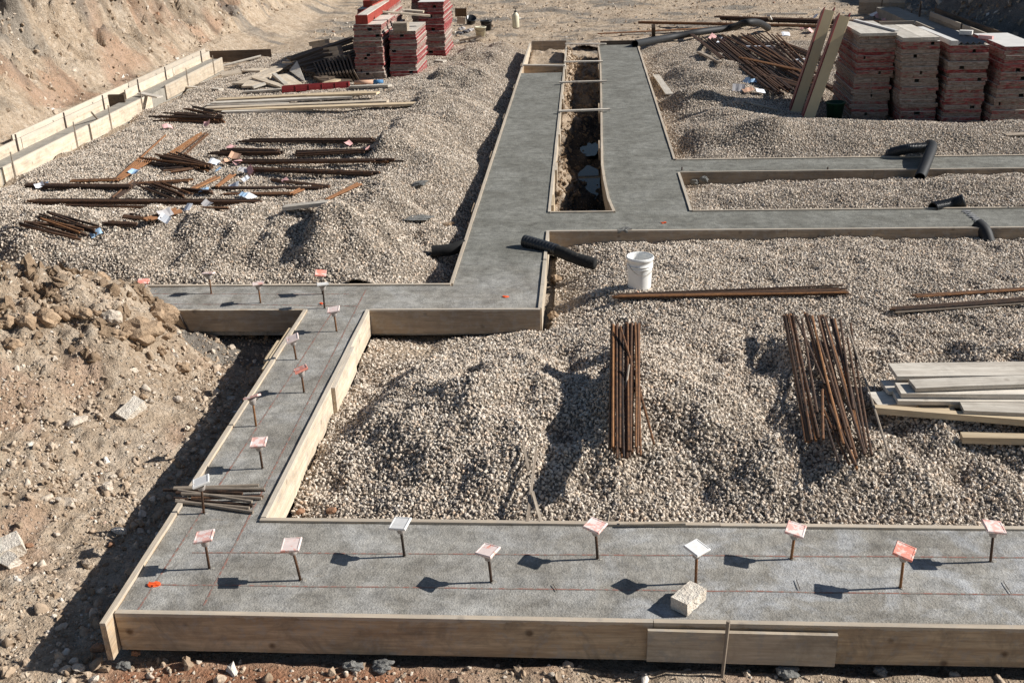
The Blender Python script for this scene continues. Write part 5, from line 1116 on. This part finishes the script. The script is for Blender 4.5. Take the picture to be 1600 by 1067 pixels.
bmobj('end_band', tube_mesh([(.13, 0, 0), (.35, 0, 0)], [.062, .062], 14), M['blue'], root, True); tag(root, 'tan paper tube with a blue end at the foot of the front left stack', 'tube')
x, y, z, w = LT[1]
for j in range(2): plank('small_block', (x-.22, y+.10, z+.05+.09*j), (x+.12, y+.10, z+.05+.09*j), .35, .085, M['lumber'], 'small grimy block on the front of the middle left stack, %s' % ['lower', 'upper'][j], 'block')
a = PY(598, 19, y+.6); b = PY(672, 25, y+.9)
plank('pale_plank', a, b, .16, .04, M['formpale'], 'pale plank bridging the two left stacks at the top', 'plank')
plank('pale_plank', PY(633, 17, y+1.3), PY(662, 19, y+1.3), .22, .05, M['formpale'], 'short pale board behind the bridging plank', 'plank')
pk((678, 96), (692, 97), .2, .04, 'grey', 'grey board stub between the two red sided left stacks', .02)
# leaning panels
for k, (b0, Yb, t0_, Yt) in enumerate([((1250, 176), 20.9, (1303, 16), 21.9), ((1270, 187), 20.1, (1327, 25), 21.0)]):
    a = PY(*b0, Yb); b = PY(*t0_, Yt); root = empty('tilted_form', tuple(a)); tag(root, ['taller beige faced red panel standing tilted by the rebar heap', 'second beige faced red panel tilted against the first right stack'][k], 'form panel', 'tilted panels by the right stacks')
    up = Vector((-.35, -1, .1)); kid(root, 'face', a+np.array([-.10, -.05, 0]), b+np.array([-.10, -.05, 0]), .21, .02, 'beige', up=up)
    kid(root, 'side_rail', a+np.array([.005, .09, .0]), b+np.array([.005, .09, .0]), .02, .24, 'redpaint', up=(0, -1, .3)); kid(root, 'side_rail', a+np.array([-.195, .09, .0]), b+np.array([-.195, .09, .0]), .02, .24, 'redpaint', up=(0, -1, .3))
    for j in range(6):
        c = a+(b-a)*((j+.3)/6); bm = bmesh.new(); bmesh.ops.create_icosphere(bm, subdivisions=1, radius=.012); o = bmobj('rivet', bm, M['hdpe'], root); o.location = Vector(c+np.array([.016, .02, 0]))-root.location
# green tub
q = P(1303, 188, -.12); root = empty('green_tub', q); tag(root, 'dark green tub in the shade between the tilted panel and first stack', 'tub')
bmobj('body', lathe([(0, 0), (.13, 0), (.17, .32), (.182, .32), (.182, .345), (.165, .345), (.12, .02), (0, .02)], 24), M['green'], root, True)
# sprayer and buckets far off
q = hit(806, 44); root = empty('garden_sprayer', q); tag(root, 'cream pump sprayer standing alone beyond the gravel', 'sprayer')
bmobj('tank', lathe([(0, 0), (.10, 0), (.115, .03), (.115, .38), (.10, .43), (.05, .48), (.045, .50), (0, .50)], 20), M['cream'], root, True)
bmobj('pump_cap', lathe([(0, .50), (.05, .50), (.05, .54), (.012, .545), (.012, .62), (0, .62)], 14), M['black'], root, True)
bmobj('handle', tube_mesh([(-.08, 0, .62), (-.06, 0, .66), (.06, 0, .66), (.08, 0, .62), (-.08, 0, .62)], .012, 8), M['black'], root, True)
def tub(px, py, r0, r1, h, m, lb, tip=0):
    q = hit(px, py); root = empty('bucket', q); tag(root, lb, 'bucket'); root.rotation_euler = (tip, tip*.5, 0)
    bmobj('body', lathe([(0, 0), (r0, 0), (r1, h), (r1+.012, h), (r1+.012, h+.02), (r1-.01, h+.02), (r0-.012, .015), (0, .015)], 24), M[m], root, True)
    pts = [((r1+.01)*math.cos(t), (r1+.01)*math.sin(t), h-.1*abs(math.sin(t))) for t in np.linspace(math.pi, 2*math.pi, 11)]; bmobj('wire_handle', tube_mesh(pts, .006, 5), M['stake'], root)
tub(760, 48, .15, .19, .30, 'black', 'upright black bucket right of the far left stack'); tub(751, 57, .14, .17, .26, 'cream', 'cream bucket in front of the upright black one'); tub(735, 38, .13, .17, .24, 'black', 'tipped black bucket behind the cream one', .5)
plank('brown_board', PY(711, 20, 32.6), PY(729, 20, 32.6), .04, .24, M['card'], 'upright brown board right of the far left stack', 'board')
plank('pale_block', PY(714, 32, 32.5), PY(727, 33, 32.5), .04, .20, M['formpale'], 'pale board under the upright brown one', 'board')
for k, (px, py) in enumerate([(722, 45), (728, 50), (735, 47), (718, 52)]):
    bm = bmesh.new(); bmesh.ops.create_icosphere(bm, subdivisions=2, radius=.09)
    for v in bm.verts: v.co = Vector((v.co.x*1.3, v.co.y, v.co.z*.6))*(1+.35*rnd.uniform(-1, 1))
    o = bmobj('crumpled_sack', bm, M['corr' if k % 2 else 'tagg']); o.location = hit(px, py, .03); tag(o, 'crumpled grey rag in the clutter beside the cream bucket', 'rag', 'rags beside the cream bucket')
plank('dark_pole', hit(718, 64, .03), hit(752, 57, .04), .05, .05, M['darkwood'], 'dark bar lying in front of the cream bucket', 'bar')
plank('dark_post', P(1021, 62, -.15), P(1021, 41, .35), .10, .10, M['darkwood'], 'dark square post standing behind the black pipe', 'post', up=(0, 1, 0))
plank('pale_strip', hit(1195, 22, .15), hit(1262, 22, .15), .12, .04, M['grey'], 'long pale strip beyond the farthest rebar bundle', 'strip')
plank('white_post', hit(1206, 35, .1), hit(1201, 25, .4), .10, .04, M['whiteply'], 'short white board propped on the farthest rebar bundle', 'board')
plank('white_pipe', hit(1166, 74, .12), hit(1210, 74, .12), .06, .06, M['tagw'], 'white pipe piece inside the far right heap', 'pipe')
plank('white_pipe', hit(1240, 96, .14), hit(1258, 94, .14), .07, .07, M['tagw'], 'white pipe piece near the leaning panels', 'pipe')

# ------------------------------------------------------------------ named stones and clods
def rock(px, py, s, m, lb, flat=(1, .8, .7), rz=0.0, ang=True, seed=0, cat='rock', name='rock', emb=.25, grp=None):
    rr = random.Random(seed+int(px)*3); bm = bmesh.new()
    if ang:
        for k in range(16):
            d = Vector((rr.gauss(0, 1), rr.gauss(0, 1), rr.gauss(0, 1))).normalized()*rr.uniform(.85, 1.0); bm.verts.new((d.x*s/2*flat[0], d.y*s/2*flat[1], d.z*s/2*flat[2]))
        bmesh.ops.convex_hull(bm, input=bm.verts); bmesh.ops.delete(bm, geom=[v for v in bm.verts if not v.link_faces], context='VERTS')
        bmesh.ops.bevel(bm, geom=bm.edges[:], offset=s*.03, segments=1, affect='EDGES')
    else:
        bmesh.ops.create_icosphere(bm, subdivisions=3, radius=s/2); o1, o2 = rr.uniform(0, 50), rr.uniform(0, 50)
        for v in bm.verts:
            n_ = float(fbm(np.array([v.co.x/s*2.3+o1]), np.array([v.co.y/s*2.3+v.co.z/s*1.7+o2]), 4)[0]); v.co *= 1+.42*n_
            v.co = Vector((v.co.x*flat[0], v.co.y*flat[1], v.co.z*flat[2]))
    q = hit(px, py); o = bmobj(name, bm, M[m]); o.location = (q[0], q[1], q[2]+s*flat[2]*(.5-emb)); o.rotation_euler = (rr.uniform(-.25, .25), rr.uniform(-.25, .25), rz); tag(o, lb, cat, grp); return o
def block(px, py, L_, w, t, rz, tilt, m, lb):
    q = hit(px, py); o = bmobj('stone_block', board_mesh(L_, w, t, .012, 0, 0, 4, .006, int(px)), M[m]); o.location = (q[0], q[1], q[2]+t*.35); o.rotation_euler = (tilt[0], tilt[1], rz); tag(o, lb, 'stone block')
block(206, 646, .24, .125, .10, 1.05, (.35, -.35), 'block', 'pale squared block on the slope above the shaded gap')
block(18, 862, .17, .14, .12, .6, (.3, -.2), 'block', 'white squared block at the left edge'); block(12, 878, .2, .10, .08, -.5, (.4, .1), 'block', 'tan squared block just under the white one')
rock(225, 622, .11, 'clod', 'tan stone behind the pale squared block', seed=1); rock(237, 629, .08, 'stone', 'small upright stone right of the pale squared block', seed=2); rock(278, 628, .13, 'stone', 'light rounded rock on the slope beside the shaded gap', seed=3)
rock(168, 766, .11, 'stone', 'rounded mottled stone on the lower slope', ang=False, flat=(1, .85, .85), seed=4); rock(177, 747, .085, 'stone', 'tan stone right above the mottled one', seed=5); rock(188, 832, .13, 'block', 'pale slab stone at the edge of the shade', flat=(1.2, .8, .5), seed=6)
rock(173, 853, .08, 'redstone', 'pinkish stone beside the pale slab', seed=7); rock(45, 853, .08, 'redstone', 'reddish brick chip beside the white block', flat=(1.3, .8, .5), seed=8); rock(92, 782, .07, 'stone', 'small pale chip in open earth', seed=9); rock(116, 783, .07, 'stone', 'small light stone right of the pale chip', seed=91)
rock(120, 646+14, .24, 'stone', 'long pale boulder half sunk in the slope', flat=(.6, 1.1, .4), rz=-.5, seed=10, emb=.4); rock(87, 662, .16, 'stone', 'pale boulder face left of the long one', flat=(.6, 1, .4), seed=11, emb=.4)
rock(103, 1049, .10, 'stone', 'largest of the pale stones at the bottom edge', seed=12); rock(123, 1048, .11, 'stone', 'right hand pale stone of the cluster at the bottom', seed=13); rock(118, 1036, .09, 'stone', 'tan stone behind the bottom cluster', seed=14); rock(88, 1040, .05, 'stone', 'small stone left of the bottom cluster', seed=15); rock(146, 1062, .09, 'block', 'whitish stone right of the bottom cluster', seed=16); rock(92, 1035, .06, 'stone', 'flat small stone at the top of the bottom cluster', seed=17)
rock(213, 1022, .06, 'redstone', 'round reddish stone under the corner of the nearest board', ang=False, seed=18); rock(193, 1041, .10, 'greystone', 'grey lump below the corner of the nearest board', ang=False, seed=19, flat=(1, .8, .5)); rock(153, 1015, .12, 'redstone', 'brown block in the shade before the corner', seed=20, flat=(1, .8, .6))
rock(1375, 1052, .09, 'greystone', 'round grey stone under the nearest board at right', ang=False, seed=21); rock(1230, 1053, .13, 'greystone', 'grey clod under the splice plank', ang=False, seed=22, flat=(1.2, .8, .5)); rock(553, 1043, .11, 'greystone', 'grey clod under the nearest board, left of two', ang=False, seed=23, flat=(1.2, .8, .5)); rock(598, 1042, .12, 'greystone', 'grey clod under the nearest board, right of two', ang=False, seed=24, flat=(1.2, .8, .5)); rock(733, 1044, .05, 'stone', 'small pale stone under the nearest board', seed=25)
rock(75, 507, .26, 'clod', 'biggest round earth clod in the hollow of the heap', ang=False, flat=(1, .9, .85), seed=30, cat='clod', name='earth_clod'); rock(43, 512, .20, 'clod', 'oval earth clod left of the biggest one', ang=False, flat=(1, .8, .9), seed=31, cat='clod', name='earth_clod')
rock(65, 482, .22, 'clod', 'earth clod behind the biggest one', ang=False, seed=32, cat='clod', name='earth_clod'); rock(22, 470, .20, 'clod', 'pointed earth clod near the left edge', seed=33, cat='clod', name='earth_clod'); rock(32, 455, .12, 'clod', 'small earth clod above the pointed one', ang=False, seed=34, cat='clod', name='earth_clod')
rock(110, 444, .26, 'clod', 'crumbling earth clod on the heap crest, left', ang=False, flat=(1.2, .8, .7), seed=35, cat='clod', name='earth_clod'); rock(105, 462, .24, 'clod', 'dark earth clod under the crest', ang=False, flat=(1.2, .8, .6), seed=36, cat='clod', name='earth_clod'); rock(162, 447, .22, 'clod', 'tall earth clod on the heap crest before the orange cap', ang=False, flat=(.9, .8, 1), seed=37, cat='clod', name='earth_clod')
rock(182, 468, .24, 'clod', 'bulky earth clod right of the crest', ang=False, seed=38, cat='clod', name='earth_clod'); rock(213, 478, .26, 'clod', 'jagged earth clod touching the cross footing', ang=True, flat=(1.1, .8, .8), seed=39, cat='clod', name='earth_clod'); rock(176, 502, .22, 'stone', 'stony cemented lump in the middle of the heap', ang=False, seed=40, cat='clod', name='earth_clod')
rock(253, 500, .30, 'clod', 'large smooth earth clod at the trench corner', ang=False, flat=(1.2, .8, .8), seed=41, cat='clod', name='earth_clod', emb=.35); rock(222, 520, .36, 'clod', 'broad flat earth slab under the trench corner clods', ang=False, flat=(1.2, .9, .6), seed=42, cat='clod', name='earth_clod', emb=.4); rock(12, 510, .2, 'clod', 'earth clod cut by the left edge', ang=False, seed=43, cat='clod', name='earth_clod'); rock(20, 545, .2, 'clod', 'low earth clod near the left edge', ang=False, seed=44, cat='clod', name='earth_clod')
rock(135, 455, .14, 'clod', 'small clod between two crest clods', ang=False, seed=45, cat='clod', name='earth_clod'); rock(202, 520, .06, 'redstone', 'brown pebble in the crack of the heap', seed=46)
rock(470, 802, .09, 'redstone', 'tan stone in the gravel corner by the board', seed=50); rock(518, 800, .10, 'redstone', 'brown stone in the gravel near the corner', seed=51); rock(582, 540, .09, 'stone', 'pale stone at the corner of the bare earth', seed=52, flat=(1.2, .8, .5)); rock(568, 556, .07, 'stone', 'second pale stone by the bright form board', seed=53); rock(612, 533, .07, 'clod', 'small tan stone under the shaded board', seed=54)
rock(1000, 367, .14, 'stone', 'pale round rock behind the white bucket', ang=False, seed=55); rock(975, 363, .16, 'greystone', 'grey grit clump against the brown form board', ang=False, seed=56, flat=(1.3, .7, .5)); rock(908, 392, .10, 'stone', 'pale slab by the pipe end', seed=57, flat=(1, .8, .5)); rock(865, 497, .14, 'clod', 'dark tan stone at the end of the middle side board', ang=False, seed=58); rock(870, 440, .16, 'clod', 'brown stone in the shade below the pipe', ang=False, seed=59)
rock(560+94, 290, .22, 'greystone', 'grey grit clump on the left gravel ridge', ang=False, seed=60, flat=(1.3, 1, .35)); rock(652, 341, .34, 'greystone', 'flat grey grit patch near the left gravel edge', ang=False, seed=61, flat=(1.2, 1, .12), emb=.4); rock(700, 352, .14, 'clod', 'tan lump before the sock covered pipe', ang=False, seed=62, flat=(1.2, .8, .4))
rock(1085, 287, .16, 'greystone', 'dark clod at the left end of the narrow gravel bed', ang=False, seed=63); rock(1100, 283, .14, 'greystone', 'second dark clod in the narrow gravel bed', ang=False, seed=64)
rc = random.Random(77)
for k in range(26):
    u = k/25; px = 5+270*u+rc.uniform(-12, 12); py = 428+105*u**1.5+rc.uniform(-2, 48)
    rock(px, py, rc.uniform(.07, .17), 'clod', 'loose earth clod among the many tumbled along the heap crest', ang=k % 3 == 0, flat=(1.1, .9, .75), seed=200+k, cat='clod', name='earth_clod', grp='clods tumbled along the heap crest')
# puddles in the trench
for k, (x0, x1, y0, y1, z) in enumerate([(-.14, .35, 14.25, 16.1, -.615), (-.12, .30, 16.6, 18.9, -.620), (-.1, .3, 19.6, 21.2, -.62)]):
    bm = bmesh.new(); n = 28; cx, cy = (x0+x1)/2, (y0+y1)/2; vs = []
    for i in range(n):
        t = 2*math.pi*i/n; rr_ = 1+.25*float(vnoise(np.array([math.cos(t)*1.5+k*5]), np.array([math.sin(t)*1.5]))[0]); vs.append(bm.verts.new((min(cx+(x1-x0)/2*rr_*math.cos(t), .36), cy+(y1-y0)/2*rr_*math.sin(t), z)))
    bm.faces.new(vs); o = bmobj('puddle', bm, M['water']); tag(o, ['near', 'middle', 'far'][k]+' puddle reflecting the sky on the trench floor', 'puddle', kind='structure')
